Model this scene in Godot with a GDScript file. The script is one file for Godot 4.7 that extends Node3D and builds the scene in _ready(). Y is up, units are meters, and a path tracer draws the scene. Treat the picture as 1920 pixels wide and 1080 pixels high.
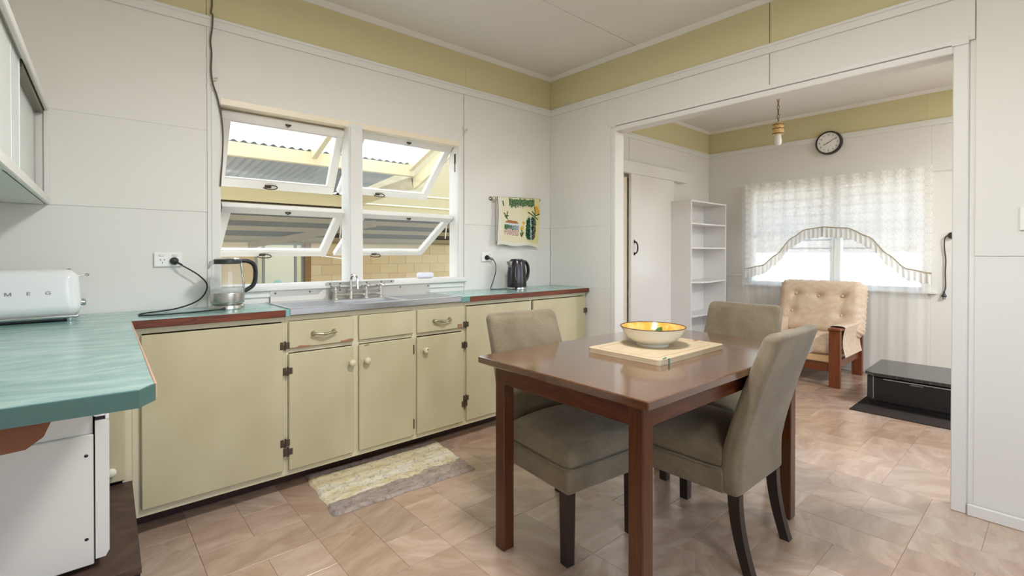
extends Node3D
# A kitchen opening into a sitting room. Metres; the window wall is z = 0, the partition x = 0, the floor y = 0.

# ------------------------------------------------------------------ mesh builder
class MB:
	var v := PackedVector3Array()
	var uv := PackedVector2Array()
	var xf := Transform3D()
	var sc := 1.0            # uv metres
	func tri(a: Vector3, b: Vector3, c: Vector3, ua = null, ub = null, uc = null) -> void:   # counter-clockwise seen from outside
		if ua == null:
			var n := (b - a).cross(c - a).abs()
			for p in [a, c, b]:
				uv.append((Vector2(p.z, p.y) if n.x >= n.y and n.x >= n.z else Vector2(p.x, p.z) if n.y >= n.z else Vector2(p.x, p.y)) / sc)
		else:
			uv.append(ua); uv.append(uc); uv.append(ub)
		v.append(xf * a); v.append(xf * c); v.append(xf * b)
	func quad(a: Vector3, b: Vector3, c: Vector3, d: Vector3, u = null) -> void:
		if u == null:
			tri(a, b, c); tri(a, c, d)
		else:
			tri(a, b, c, u[0], u[1], u[2]); tri(a, c, d, u[0], u[2], u[3])
	func obox(c: Vector3, s: Vector3, bas := Basis(), bev := 0.0) -> void:
		var h := s / 2.0
		var k := minf(bev, minf(h.x, minf(h.y, h.z)) * 0.95)
		var f := func(x: float, y: float, z: float) -> Vector3: return c + bas * Vector3(x, y, z)
		var q := func(a: Vector3, b: Vector3, d: Vector3, e: Vector3, n: Vector3) -> void:
			if (b - a).cross(d - a).dot(bas * n) < 0.0:
				quad(a, e, d, b)
			else:
				quad(a, b, d, e)
		for s1 in [-1.0, 1.0]:
			q.call(f.call(s1 * h.x, -h.y + k, -h.z + k), f.call(s1 * h.x, h.y - k, -h.z + k), f.call(s1 * h.x, h.y - k, h.z - k), f.call(s1 * h.x, -h.y + k, h.z - k), Vector3(s1, 0, 0))
			q.call(f.call(-h.x + k, s1 * h.y, -h.z + k), f.call(h.x - k, s1 * h.y, -h.z + k), f.call(h.x - k, s1 * h.y, h.z - k), f.call(-h.x + k, s1 * h.y, h.z - k), Vector3(0, s1, 0))
			q.call(f.call(-h.x + k, -h.y + k, s1 * h.z), f.call(h.x - k, -h.y + k, s1 * h.z), f.call(h.x - k, h.y - k, s1 * h.z), f.call(-h.x + k, h.y - k, s1 * h.z), Vector3(0, 0, s1))
		if k <= 0.0:
			return
		for s1 in [-1.0, 1.0]:
			for s2 in [-1.0, 1.0]:
				q.call(f.call(s1 * h.x, s2 * (h.y - k), -h.z + k), f.call(s1 * (h.x - k), s2 * h.y, -h.z + k), f.call(s1 * (h.x - k), s2 * h.y, h.z - k), f.call(s1 * h.x, s2 * (h.y - k), h.z - k), Vector3(s1, s2, 0))
				q.call(f.call(s1 * h.x, -h.y + k, s2 * (h.z - k)), f.call(s1 * (h.x - k), -h.y + k, s2 * h.z), f.call(s1 * (h.x - k), h.y - k, s2 * h.z), f.call(s1 * h.x, h.y - k, s2 * (h.z - k)), Vector3(s1, 0, s2))
				q.call(f.call(-h.x + k, s1 * h.y, s2 * (h.z - k)), f.call(-h.x + k, s1 * (h.y - k), s2 * h.z), f.call(h.x - k, s1 * (h.y - k), s2 * h.z), f.call(h.x - k, s1 * h.y, s2 * (h.z - k)), Vector3(0, s1, s2))
				for s3 in [-1.0, 1.0]:
					var a: Vector3 = f.call(s1 * h.x, s2 * (h.y - k), s3 * (h.z - k))
					var b: Vector3 = f.call(s1 * (h.x - k), s2 * h.y, s3 * (h.z - k))
					var d: Vector3 = f.call(s1 * (h.x - k), s2 * (h.y - k), s3 * h.z)
					if (b - a).cross(d - a).dot(bas * Vector3(s1, s2, s3)) < 0.0:
						tri(a, d, b)
					else:
						tri(a, b, d)
	func box(x0: float, y0: float, z0: float, x1: float, y1: float, z1: float, bev := 0.0) -> void:
		obox(Vector3(x0 + x1, y0 + y1, z0 + z1) / 2.0, Vector3(absf(x1 - x0), absf(y1 - y0), absf(z1 - z0)), Basis(), bev)
	func bar(a: Vector3, b: Vector3, w: float, h: float, bev := 0.0, up := Vector3.UP) -> void:   # w across, h along up
		var d := (b - a).normalized()
		var s := d.cross(up).normalized()
		obox((a + b) / 2.0, Vector3(w, h, (b - a).length()), Basis(s, s.cross(-d).normalized() * -1.0 if s.cross(-d).dot(up) < 0 else s.cross(-d).normalized(), d), bev)
	func lathe(pr: Array, c: Vector3, seg := 24, bas := Basis(), closed := false) -> void:   # profile of (r, y) walked upwards on the outside
		var n := pr.size()
		for i in (n if closed else n - 1):
			var p: Vector2 = pr[i]
			var q: Vector2 = pr[(i + 1) % n]
			for k in seg:
				var a0 := TAU * k / seg
				var a1 := TAU * (k + 1) / seg
				var A := c + bas * Vector3(p.x * cos(a0), p.y, -p.x * sin(a0))
				var B := c + bas * Vector3(p.x * cos(a1), p.y, -p.x * sin(a1))
				var C := c + bas * Vector3(q.x * cos(a1), q.y, -q.x * sin(a1))
				var D := c + bas * Vector3(q.x * cos(a0), q.y, -q.x * sin(a0))
				var u := [Vector2(float(k) / seg, float(i) / n), Vector2((k + 1.0) / seg, float(i) / n), Vector2((k + 1.0) / seg, (i + 1.0) / n), Vector2(float(k) / seg, (i + 1.0) / n)]
				if p.x > 1e-6: tri(A, B, C, u[0], u[1], u[2])
				if q.x > 1e-6: tri(A, C, D, u[0], u[2], u[3])
	func ball(c: Vector3, r: Vector3, seg := 16) -> void:
		var pr := []
		for i in 9:
			var t := -PI / 2 + PI * i / 8
			pr.append(Vector2(maxf(cos(t), 0.0) if i % 8 else 0.0, sin(t)))
		lathe(pr, c, seg, Basis.from_scale(r))
	func tube(pts: Array, r, sides := 8, closed := false, flat := 1.0, up0 := Vector3.UP) -> void:
		var n := pts.size()
		var rings := []
		var up := up0
		for i in n:
			var d: Vector3 = ((pts[(i + 1) % n] - pts[(i - 1 + n) % n]) if closed or (i > 0 and i < n - 1) else (pts[1] - pts[0]) if i == 0 else (pts[n - 1] - pts[n - 2])).normalized()
			var s := d.cross(up)
			if s.length() < 1e-3: s = d.cross(Vector3(0.31, 0.2, 0.93))
			s = s.normalized()
			up = s.cross(d).normalized()
			var ring := []
			var rr: float = r[i] if r is Array else r
			for k in sides:
				var a := TAU * (k + 0.5) / sides
				ring.append(pts[i] + s * cos(a) * rr + up * sin(a) * rr * flat)
			rings.append(ring)
		for i in (n if closed else n - 1):
			var A: Array = rings[i]
			var B: Array = rings[(i + 1) % n]
			for k in sides:
				quad(A[k], B[k], B[(k + 1) % sides], A[(k + 1) % sides])
		if not closed:
			for k in range(1, sides - 1):
				tri(rings[0][0], rings[0][k], rings[0][k + 1])
				tri(rings[n - 1][0], rings[n - 1][k + 1], rings[n - 1][k])
	func prism(poly: PackedVector2Array, o: Vector3, ux: Vector3, uy: Vector3, dep: Vector3) -> void:   # outline in the plane (ux, uy), pushed along dep
		var p := poly
		if Geometry2D.is_polygon_clockwise(p): p.reverse()
		var flip := ux.cross(uy).dot(dep) < 0.0
		var idx := Geometry2D.triangulate_polygon(p)
		var P := func(i: int, t: float) -> Vector3: return o + ux * p[i].x + uy * p[i].y + dep * t
		for i in range(0, idx.size(), 3):
			var a := idx[i]
			var b := idx[i + 1]
			var c := idx[i + 2]
			if (p[b] - p[a]).cross(p[c] - p[a]) < 0.0:
				var t := b
				b = c; c = t
			if flip:
				var t := b
				b = c; c = t
			tri(P.call(a, 1.0), P.call(b, 1.0), P.call(c, 1.0))
			tri(P.call(a, 0.0), P.call(c, 0.0), P.call(b, 0.0))
		for i in p.size():
			var j := (i + 1) % p.size()
			if flip:
				quad(P.call(j, 0.0), P.call(i, 0.0), P.call(i, 1.0), P.call(j, 1.0))
			else:
				quad(P.call(i, 0.0), P.call(j, 0.0), P.call(j, 1.0), P.call(i, 1.0))
	func grid(fn: Callable, nu: int, nv: int, uvs := Vector2.ONE) -> void:
		var P := []
		for j in nv + 1:
			for i in nu + 1:
				P.append(fn.call(float(i) / nu, float(j) / nv))
		for j in nv:
			for i in nu:
				var u0 := Vector2(float(i) / nu, float(j) / nv) * uvs
				var u1 := Vector2((i + 1.0) / nu, (j + 1.0) / nv) * uvs
				quad(P[j * (nu + 1) + i], P[j * (nu + 1) + i + 1], P[(j + 1) * (nu + 1) + i + 1], P[(j + 1) * (nu + 1) + i], [u0, Vector2(u1.x, u0.y), u1, Vector2(u0.x, u1.y)])
	func rbox(c: Vector3, s: Vector3, r: float, arc := 3, mid := 2, bend = null) -> void:   # a box with round edges, its points moved by bend (a callable on points about the centre)
		var h := s / 2.0
		var axis := func(H: float) -> Array:
			var a := []
			var inn := H - r
			for i in arc: a.append(-inn - r * tan(PI / 4 * (arc - i) / arc))
			for i in mid + 1: a.append(-inn + 2.0 * inn * i / mid)
			for i in arc: a.append(inn + r * tan(PI / 4 * (i + 1) / arc))
			return a
		var inn := h - Vector3(r, r, r)
		var fin := func(q: Vector3) -> Vector3:
			var k := q.clamp(-inn, inn)
			var w := k + (q - k).normalized() * r if q != k else q
			if bend != null: w = bend.call(w)
			return c + w
		for f in 6:
			var ax := f / 2
			var sg := -1.0 if f % 2 == 0 else 1.0
			var a1 := (ax + 1) % 3
			var a2 := (ax + 2) % 3
			var L1: Array = axis.call(h[a1])
			var L2: Array = axis.call(h[a2])
			var pt := func(i: int, j: int) -> Vector3:
				var q := Vector3()
				q[ax] = sg * h[ax]; q[a1] = L1[i]; q[a2] = L2[j]
				return fin.call(q)
			for i in L1.size() - 1:
				for j in L2.size() - 1:
					if sg > 0: quad(pt.call(i, j), pt.call(i + 1, j), pt.call(i + 1, j + 1), pt.call(i, j + 1))
					else: quad(pt.call(i, j), pt.call(i, j + 1), pt.call(i + 1, j + 1), pt.call(i + 1, j))
	func mesh(angle := 35.0) -> ArrayMesh:
		var n := v.size() / 3
		var fn := PackedVector3Array()
		var fu := PackedVector3Array()
		var at := {}
		var keys := []
		for i in n:
			var a := (v[i * 3 + 2] - v[i * 3]).cross(v[i * 3 + 1] - v[i * 3])
			fn.append(a); fu.append(a.normalized())
			for k in 3:
				var key := Vector3i((v[i * 3 + k] * 50000.0).round())
				keys.append(key)
				if at.has(key): at[key].append(i)
				else: at[key] = [i]
		var nn := PackedVector3Array()
		var lim := cos(deg_to_rad(angle))
		for i in n * 3:
			var own := fu[i / 3]
			var s := Vector3()
			for j in at[keys[i]]:
				if fu[j].dot(own) > lim: s += fn[j]
			nn.append(s.normalized() if s.length() > 1e-12 else own)
		var arr := []
		arr.resize(Mesh.ARRAY_MAX)
		arr[Mesh.ARRAY_VERTEX] = v; arr[Mesh.ARRAY_NORMAL] = nn; arr[Mesh.ARRAY_TEX_UV] = uv
		var m := ArrayMesh.new()
		m.add_surface_from_arrays(Mesh.PRIMITIVE_TRIANGLES, arr)
		return m

# ------------------------------------------------------------------ nodes
var used := {}
func numbered(parent: Node, called: String) -> String:
	var key := str(parent.get_instance_id()) + called
	var k: int = used.get(key, -1) + 1
	used[key] = k
	return called if k == 0 else "%s_%03d" % [called, k]

func hang(o: Node3D, called: String, parent: Node) -> void:
	o.name = numbered(parent, called)
	parent.add_child(o, true)

func tag(o: Node, label: String, category: String, group := "") -> Node:
	o.set_meta("label", label)
	if category: o.set_meta("category", category)
	if group: o.set_meta("group", group)
	return o

func thing(called: String, label: String, category: String, at := Vector3.ZERO, turn := 0.0, group := "") -> Node3D:
	var o := Node3D.new()
	hang(o, called, self)
	o.position = at; o.rotation.y = turn
	tag(o, label, category, group)
	return o

func structure(called: String) -> Node3D:
	var o := Node3D.new()
	hang(o, called, self)
	o.set_meta("kind", "structure")
	return o

func M(parent: Node = null, world := true) -> MB:      # a builder that takes world coordinates, or those of the parent
	var b := MB.new()
	if world and parent is Node3D and parent != self:
		var t := Transform3D()
		var p: Node = parent
		while p is Node3D and p != self:
			t = (p as Node3D).transform * t
			p = p.get_parent()
		b.xf = t.affine_inverse()
	return b

func put(b: MB, called: String, m: Material, parent: Node = null, angle := 35.0) -> MeshInstance3D:
	var o := MeshInstance3D.new()
	o.mesh = b.mesh(angle)
	o.material_override = m
	hang(o, called, parent if parent else self)
	return o

func sput(b: MB, called: String, m: Material, angle := 35.0) -> MeshInstance3D:
	var o := put(b, called, m, null, angle)
	o.set_meta("kind", "structure")
	return o

func curve(pts: Array, per := 6) -> Array:      # Catmull-Rom through the points
	var r := []
	var n := pts.size()
	for i in n - 1:
		var a: Vector3 = pts[maxi(i - 1, 0)]
		var b: Vector3 = pts[i]
		var c: Vector3 = pts[i + 1]
		var d: Vector3 = pts[mini(i + 2, n - 1)]
		for k in per:
			var t := float(k) / per
			r.append(0.5 * ((2.0 * b) + (c - a) * t + (2.0 * a - 5.0 * b + 4.0 * c - d) * t * t + (3.0 * b - a - 3.0 * c + d) * t * t * t))
	r.append(pts[n - 1])
	return r

# ------------------------------------------------------------------ materials
func C(r: float, g: float, b: float, a := 1.0) -> Color:
	return Color(r / 255.0, g / 255.0, b / 255.0, a)

func mat(c: Color, rough := 0.6, metal := 0.0, spec := 0.5) -> StandardMaterial3D:
	var m := StandardMaterial3D.new()
	m.albedo_color = c; m.roughness = rough; m.metallic = metal; m.metallic_specular = spec
	return m

func noise(sd: int, freq: float, oct := 4) -> FastNoiseLite:
	var n := FastNoiseLite.new()
	n.seed = sd; n.frequency = freq; n.fractal_octaves = oct; n.noise_type = FastNoiseLite.TYPE_SIMPLEX_SMOOTH
	return n

func paint(w: int, h: int, fn: Callable, alpha := false) -> ImageTexture:
	var d := PackedByteArray()
	d.resize(w * h * (4 if alpha else 3))
	var k := 0
	for y in h:
		for x in w:
			var c: Color = fn.call(x, y)
			d[k] = int(clampf(c.r, 0, 1) * 255); d[k + 1] = int(clampf(c.g, 0, 1) * 255); d[k + 2] = int(clampf(c.b, 0, 1) * 255)
			if alpha: d[k + 3] = int(clampf(c.a, 0, 1) * 255)
			k += 4 if alpha else 3
	return ImageTexture.create_from_image(Image.create_from_data(w, h, false, Image.FORMAT_RGBA8 if alpha else Image.FORMAT_RGB8, d))

func tex(t: Texture2D, rough := 0.6, spec := 0.5, tint := Color.WHITE, rep := Vector3.ONE) -> StandardMaterial3D:
	var m := mat(tint, rough, 0.0, spec)
	m.albedo_texture = t; m.uv1_scale = rep
	return m

func cyc(n: FastNoiseLite, u: float, v: float, a: float, b: float) -> float:    # noise that wraps round in both directions
	var p := TAU * u
	var q := TAU * v
	return n.get_noise_3d(cos(p) * a + cos(q) * b * 0.71, sin(p) * a + sin(q) * b * 0.71 + 31.0, cos(q) * b - sin(p) * a * 0.33)

func wood_tex(sd: int, dark: Color, light: Color, across := true) -> ImageTexture:
	var n := noise(sd, 1.0, 4)
	var n2 := noise(sd + 9, 1.0, 2)
	return paint(256, 256, func(x: int, y: int) -> Color:
		var u := (x if across else y) / 256.0
		var v := (y if across else x) / 256.0
		var w := n.get_noise_2d(u * 1.3 + 5.0, v * 26.0 + n2.get_noise_2d(u * 2.0, v * 3.0) * 1.5)
		var f := n2.get_noise_2d(u * 5.0 + 40.0, v * 90.0) * 0.35
		return dark.lerp(light, clampf(0.5 + w * 0.7 + f, 0, 1)))

var WHITE: StandardMaterial3D
var GLOSS: StandardMaterial3D
var MUSTARD: StandardMaterial3D
var CEIL: StandardMaterial3D
var CREAM: StandardMaterial3D
var CREAM_D: StandardMaterial3D
var STEEL: StandardMaterial3D
var CHROME: StandardMaterial3D
var BLACK: StandardMaterial3D
var DARKMETAL: StandardMaterial3D
var GLASS: StandardMaterial3D
var TEAK: StandardMaterial3D
var LAMI: StandardMaterial3D
var PLASTIC: StandardMaterial3D
var SASH: StandardMaterial3D

# ------------------------------------------------------------------ the scene
func _ready() -> void:
	var cam := Camera3D.new()
	cam.name = "camera"
	add_child(cam)
	cam.position = Vector3(-3.0402, 1.2, 2.9527)
	cam.rotation = Vector3(deg_to_rad(-0.407), deg_to_rad(-41.343), 0)
	cam.set_frustum(0.05 * 1080.0 / 913.28, Vector2(0, -0.05 * (540.0 - 480.64) / 913.28), 0.05, 200.0)
	cam.current = true
	var we := WorldEnvironment.new()
	we.name = "environment"
	var env := Environment.new()
	env.background_mode = Environment.BG_SKY
	var skm := ProceduralSkyMaterial.new()
	skm.sky_top_color = C(150, 185, 230); skm.sky_horizon_color = C(225, 233, 240)
	skm.ground_bottom_color = C(120, 115, 105); skm.ground_horizon_color = C(190, 188, 180)
	skm.sun_angle_max = 1.0
	skm.energy_multiplier = 5.5
	var sky := Sky.new()
	sky.sky_material = skm
	env.sky = sky
	env.tonemap_mode = Environment.TONE_MAPPER_LINEAR
	env.tonemap_exposure = 1.19
	env.sdfgi_enabled = true; env.ssao_enabled = true; env.ssil_enabled = true
	we.environment = env
	add_child(we)
	var sun := DirectionalLight3D.new()
	sun.name = "sun"
	add_child(sun)
	sun.look_at_from_position(Vector3.ZERO, Vector3(0.52, -0.78, 0.36))
	sun.light_color = C(255, 246, 230); sun.light_energy = 4.0; sun.light_angular_distance = 0.6; sun.shadow_enabled = true
	materials()
	room()
	kitchen_window()
	outside()
	sitting_room_shell()
	kitchen_units()
	sink_and_taps()
	left_run()
	counter_things()
	wall_things()
	table_and_chairs()
	table_top_things()
	sitting_room_things()
	ceiling_lamp(Vector3(-1.9, 2.70, 2.05), 4.2, "round white ceiling light in the kitchen above the table's near end")
	ceiling_lamp(Vector3(-2.2, 2.70, 3.75), 1.2, "round white ceiling light by the kitchen's rear window")
	ceiling_lamp(Vector3(1.5, 2.70, 3.7), 6.0, "round white ceiling light at the sitting room's other end")

func materials() -> void:
	WHITE = mat(C(228, 225, 216), 0.55, 0.0, 0.4)
	GLOSS = mat(C(227, 225, 217), 0.42, 0.0, 0.4)
	CEIL = mat(C(232, 228, 219), 0.8, 0.0, 0.2)
	MUSTARD = mat(C(213, 203, 158), 0.6, 0.0, 0.3)
	SASH = mat(C(232, 228, 218), 0.4)
	STEEL = mat(C(208, 209, 210), 0.26, 0.9)
	CHROME = mat(C(225, 225, 222), 0.1, 1.0)
	BLACK = mat(C(22, 22, 23), 0.4)
	PLASTIC = mat(C(238, 237, 230), 0.3)
	DARKMETAL = mat(C(92, 78, 66), 0.4, 0.7)
	GLASS = mat(C(235, 245, 240, 0.06), 0.0)
	GLASS.transparency = BaseMaterial3D.TRANSPARENCY_ALPHA
	var nc := noise(3, 0.02, 3)
	CREAM = tex(paint(128, 128, func(x: int, y: int) -> Color:
		var w := nc.get_noise_2d(x * 1.2, y * 0.7)
		return C(198, 188, 152).lerp(C(189, 178, 141), clampf(0.5 + w, 0, 1))), 0.38)
	CREAM_D = mat(C(212, 202, 168), 0.42)
	var nl := noise(14, 1.0, 4)
	LAMI = tex(paint(256, 256, func(x: int, y: int) -> Color:
		var w := cyc(nl, x / 256.0, y / 256.0, 0.55, 1.7)
		var f := cyc(nl, x / 256.0, y / 256.0, 2.2, 7.0)
		return C(118, 164, 157).lerp(C(170, 203, 194), clampf(0.5 + w * 0.8 + f * 0.35, 0, 1))), 0.18, 0.8, Color.WHITE, Vector3.ONE * 1.6)
	TEAK = tex(wood_tex(5, C(78, 32, 14), C(130, 62, 30)), 0.3, 0.5, Color.WHITE, Vector3.ONE * 1.5)

# ---------------------------------------------------------------- floor, ceiling, walls
func floor_tiles(fl: Node3D) -> void:
	var texs := []
	for s in 4:
		var n := noise(60 + s, 1.0, 4)
		var warm: Color = [C(204, 176, 153), C(200, 170, 145), C(204, 180, 159), C(198, 172, 150)][s]
		var cool: Color = [C(179, 148, 125), C(175, 143, 118), C(179, 152, 131), C(173, 145, 123)][s]
		texs.append(paint(256, 256, func(x: int, y: int) -> Color:
			var u := x / 256.0
			var v := y / 256.0
			var wq := n.get_noise_2d(u * 1.3, v * 1.3) * 0.10
			var w := n.get_noise_2d(u * 1.4 + 9.0, (v + wq) * 6.0)
			var g := n.get_noise_2d(u * 4.0 + 3.0, (v + wq) * 22.0) * 0.5
			var f := n.get_noise_2d(u * 40.0, v * 60.0) * 0.15
			return warm.lerp(cool, clampf(0.40 + w * 0.9 + g * 0.55 + f, 0, 1))))
	var mats := []
	for s in 4:
		for k in 2:
			mats.append(tex(texs[s], 0.26, 0.7, [Color.WHITE, C(240, 237, 235)][k]))
	for m in mats:
		m.clearcoat_enabled = true; m.clearcoat = 0.7; m.clearcoat_roughness = 0.2
	var rng := RandomNumberGenerator.new()
	rng.seed = 11
	var dx := 0.1972
	var dz := 0.2045
	var x0 := -2.70 - dx * 3
	var z0 := 0.485 - dz * 3
	var NX := 33
	var NZ := 16
	var taken := {}
	var tiles := []
	for p in [[3, 2, 1, 2], [4, 3, 1, 1], [3, 4, 2, 1], [4, 2, 1, 1], [5, 1, 1, 3], [6, 5, 1, 1], [7, 5, 1, 2], [2, 3, 1, 2], [5, 4, 1, 1], [5, 5, 1, 2], [8, 6, 1, 1], [7, 4, 1, 1], [8, 5, 1, 1], [4, 5, 1, 1]]:
		tiles.append(p)
		for i in p[2]:
			for j in p[3]: taken[Vector2i(p[0] + i, p[1] + j)] = true
	for j in NZ:
		for i in NX:
			if taken.has(Vector2i(i, j)): continue
			var r := rng.randf()
			var w := 1
			var h := 1
			if r < 0.26: w = 2
			elif r < 0.54: h = 2
			elif r < 0.70: w = 2; h = 2
			for a in w:
				for b in h:
					if i + a >= NX or j + b >= NZ or taken.has(Vector2i(i + a, j + b)): w = 1; h = 1
			tiles.append([i, j, w, h])
			for a in w:
				for b in h: taken[Vector2i(i + a, j + b)] = true
	var shapes := {}
	for t in tiles:
		var cx: float = x0 + dx * (t[0] + t[2] / 2.0)
		var cz: float = z0 + dz * (t[1] + t[3] / 2.0)
		var hx: float = dx * t[2] / 2.0
		if cx - hx > 2.84 or cz - dz * t[3] / 2.0 > 3.15: continue
		var key := "%d_%d_%d" % [t[2], t[3], rng.randi() % 3]
		if not shapes.has(key):
			var b := MB.new()
			var q := Vector2(rng.randf(), rng.randf())
			var turn := rng.randf_range(-0.9, 0.5)
			var sx: float = dx * t[2] / 2.0 - 0.0004
			var sz: float = dz * t[3] / 2.0 - 0.0004
			var k := 0.0011
			var uvf := func(p: Vector3) -> Vector2: return Vector2(p.x, p.z).rotated(turn) * 1.7 + q
			var top := [Vector3(-sx + k, 0, -sz + k), Vector3(-sx + k, 0, sz - k), Vector3(sx - k, 0, sz - k), Vector3(sx - k, 0, -sz + k)]
			var low := [Vector3(-sx, -0.0008, -sz), Vector3(-sx, -0.0008, sz), Vector3(sx, -0.0008, sz), Vector3(sx, -0.0008, -sz)]
			var bot := [Vector3(-sx, -0.004, -sz), Vector3(-sx, -0.004, sz), Vector3(sx, -0.004, sz), Vector3(sx, -0.004, -sz)]
			b.quad(top[0], top[1], top[2], top[3], [uvf.call(top[0]), uvf.call(top[1]), uvf.call(top[2]), uvf.call(top[3])])
			for e in 4:
				var g := (e + 1) % 4
				b.quad(low[e], low[g], top[g], top[e], [uvf.call(low[e]), uvf.call(low[g]), uvf.call(top[g]), uvf.call(top[e])])
				b.quad(bot[e], bot[g], low[g], low[e])
			b.quad(bot[3], bot[2], bot[1], bot[0])
			shapes[key] = b.mesh(8.0)
		var o := MeshInstance3D.new()
		o.mesh = shapes[key]
		o.material_override = mats[rng.randi() % mats.size()]
		o.position = Vector3(cx, 0, cz)
		hang(o, "floor_tile", fl)

func room() -> void:
	var fl := structure("floor")
	var b := M()
	b.box(-3.75, -0.2, -0.14, 3.0, -0.0035, 4.6)
	put(b, "subfloor", mat(C(150, 122, 98), 0.5), fl)
	floor_tiles(fl)
	# ceilings: sheets with open joints
	var ce := structure("ceiling")
	b = M(); b.box(-3.75, 2.715, -0.14, 3.0, 2.83, 4.6)
	put(b, "ceiling_frame", CEIL, ce)
	var zs := [0.0, 0.888, 2.09, 3.29, 4.42]
	for i in 4:
		b = M(); b.box(-3.62, 2.703, zs[i] + 0.002, 0.0, 2.715, zs[i + 1] - 0.002, 0.0015)
		put(b, "ceiling_sheet", CEIL, ce)
	for q in [[0.1, 1.45], [1.454, 2.84]]:
		b = M(); b.box(q[0], 2.703, 0.0, q[1], 2.715, 4.42)
		put(b, "ceiling_sheet", CEIL, ce)
	# window wall
	var wn := structure("wall_north")
	b = M()
	b.box(-3.75, -0.2, -0.12, -2.494, 2.715, -0.0135); b.box(-0.955, -0.2, -0.12, 1.04, 2.715, -0.0135); b.box(1.88, -0.2, -0.12, 2.98, 2.715, -0.0135)
	b.box(-2.494, 2.005, -0.12, -0.955, 2.715, -0.0135); b.box(-2.494, -0.2, -0.12, -0.955, 0.99, -0.0135); b.box(1.04, 2.0, -0.12, 1.88, 2.715, -0.0135); b.box(1.04, -0.2, -0.12, 1.88, 0.0, -0.0135)
	put(b, "framing", WHITE, wn)
	var P := func(x0: float, y0: float, x1: float, y1: float, m: Material, front := 0.0, called := "wall_sheet") -> void:
		var q := M()
		q.box(x0 + 0.0003, y0 + 0.0003, -0.0135, x1 - 0.0003, y1 - 0.0003, front, 0.0004)
		put(q, called, m, wn)
	P.call(-3.62, 0.0, -2.555, 1.4126, WHITE, -0.0025); P.call(-3.62, 1.4126, -2.555, 1.836, WHITE); P.call(-3.62, 1.836, -2.555, 2.375, WHITE)
	P.call(-2.555, 0.0, -2.537, 2.375, WHITE, 0.004, "cover_strip")
	P.call(-2.537, 2.005, -0.92, 2.375, WHITE); P.call(-2.537, 0.0, -0.92, 0.99, WHITE)
	P.call(-0.915, 0.0, 0.0, 1.4126, WHITE, -0.0025); P.call(-0.915, 1.4126, 0.0, 2.375, WHITE)
	P.call(-3.62, 2.42, -2.556, 2.703, MUSTARD, 0.0, "frieze_board"); P.call(-2.5545, 2.42, -0.9, 2.703, MUSTARD, 0.0, "frieze_board"); P.call(-0.9, 2.42, 0.0, 2.703, MUSTARD, 0.0, "frieze_board")
	for q in [[0.1, 0.0, 0.985, 1.2], [0.1, 1.2, 0.985, 2.375], [1.93, 0.0, 2.84, 1.2], [1.93, 1.2, 2.84, 2.375], [0.985, 2.01, 1.149, 2.375], [1.153, 2.01, 1.93, 2.375]]:
		P.call(q[0], q[1], q[2], q[3], WHITE)
	P.call(0.1, 2.42, 2.84, 2.703, MUSTARD, 0.0, "frieze_board")
	# doorway behind the sliding door: lining, and the dark passage beyond it
	b = M()
	b.box(0.985, 0.0, -0.12, 1.118, 2.01, 0.006, 0.003); b.box(1.88, 0.0, -0.12, 1.93, 2.01, 0.006, 0.003); b.box(1.04, 1.965, -0.12, 1.88, 2.01, 0.006, 0.003)
	put(b, "door_lining", mat(C(232, 222, 196), 0.4), wn)
	b = M(); b.box(1.0, 0.0, -0.16, 1.92, 2.05, -0.125)
	put(b, "passage_lining", WHITE, wn)
	rail_run("trim_1", [Vector3(-3.62, 0, 0), Vector3(0, 0, 0), Vector3(0, 0, 2.676)], false)
	rail_run("trim_2", [Vector3(0.1, 0, 0), Vector3(2.84, 0, 0), Vector3(2.84, 0, 4.42)], false)
	rail_run("trim_3", [Vector3(-3.62, 0, 0), Vector3(0, 0, 0), Vector3(0, 0, 4.42)], true)
	rail_run("trim_4", [Vector3(0.1, 0, 0), Vector3(2.84, 0, 0), Vector3(2.84, 0, 4.42)], true)
	# partition with its wide opening
	var wp := structure("wall_partition")
	b = M()
	b.box(0.0135, -0.2, 0.0, 0.0865, 2.715, 0.66); b.box(0.0135, -0.2, 2.63, 0.0865, 2.715, 4.5); b.box(0.0135, 2.17, 0.66, 0.0865, 2.715, 2.63)
	put(b, "framing", WHITE, wp)
	var S := func(z0: float, y0: float, z1: float, y1: float, m: Material, far := false, front := 0.0, called := "wall_sheet") -> void:
		var q := M()
		if far: q.box(0.0865, y0 + 0.0003, z0 + 0.0003, 0.1 + front, y1 - 0.0003, z1 - 0.0003, 0.0004)
		else: q.box(-front, y0 + 0.0003, z0 + 0.0003, 0.0135, y1 - 0.0003, z1 - 0.0003, 0.0004)
		put(q, called, m, wp)
	S.call(0.0, 0.0, 0.615, 0.9215, WHITE, false, -0.0025); S.call(0.0, 0.9215, 0.615, 1.4126, WHITE, false, -0.001); S.call(0.0, 1.4126, 0.615, 2.375, WHITE)
	S.call(0.615, 0.0, 0.648, 2.17, WHITE, false, 0.003, "cover_strip")
	S.call(0.615, 2.172, 1.792, 2.375, WHITE); S.call(1.796, 2.172, 2.676, 2.375, WHITE)
	S.call(0.0, 2.42, 1.792, 2.703, MUSTARD, false, 0.0, "frieze_board"); S.call(1.796, 2.42, 2.676, 2.703, MUSTARD, false, 0.0, "frieze_board")
	S.call(2.68, 1.186, 4.42, 2.703, WHITE, false, -0.006); S.call(2.68, 0.0, 4.42, 1.186, WHITE, false, -0.0095)
	S.call(0.0, 0.0, 0.66, 2.375, WHITE, true); S.call(2.63, 0.0, 4.42, 2.375, WHITE, true); S.call(0.66, 2.17, 2.63, 2.375, WHITE, true)
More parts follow.
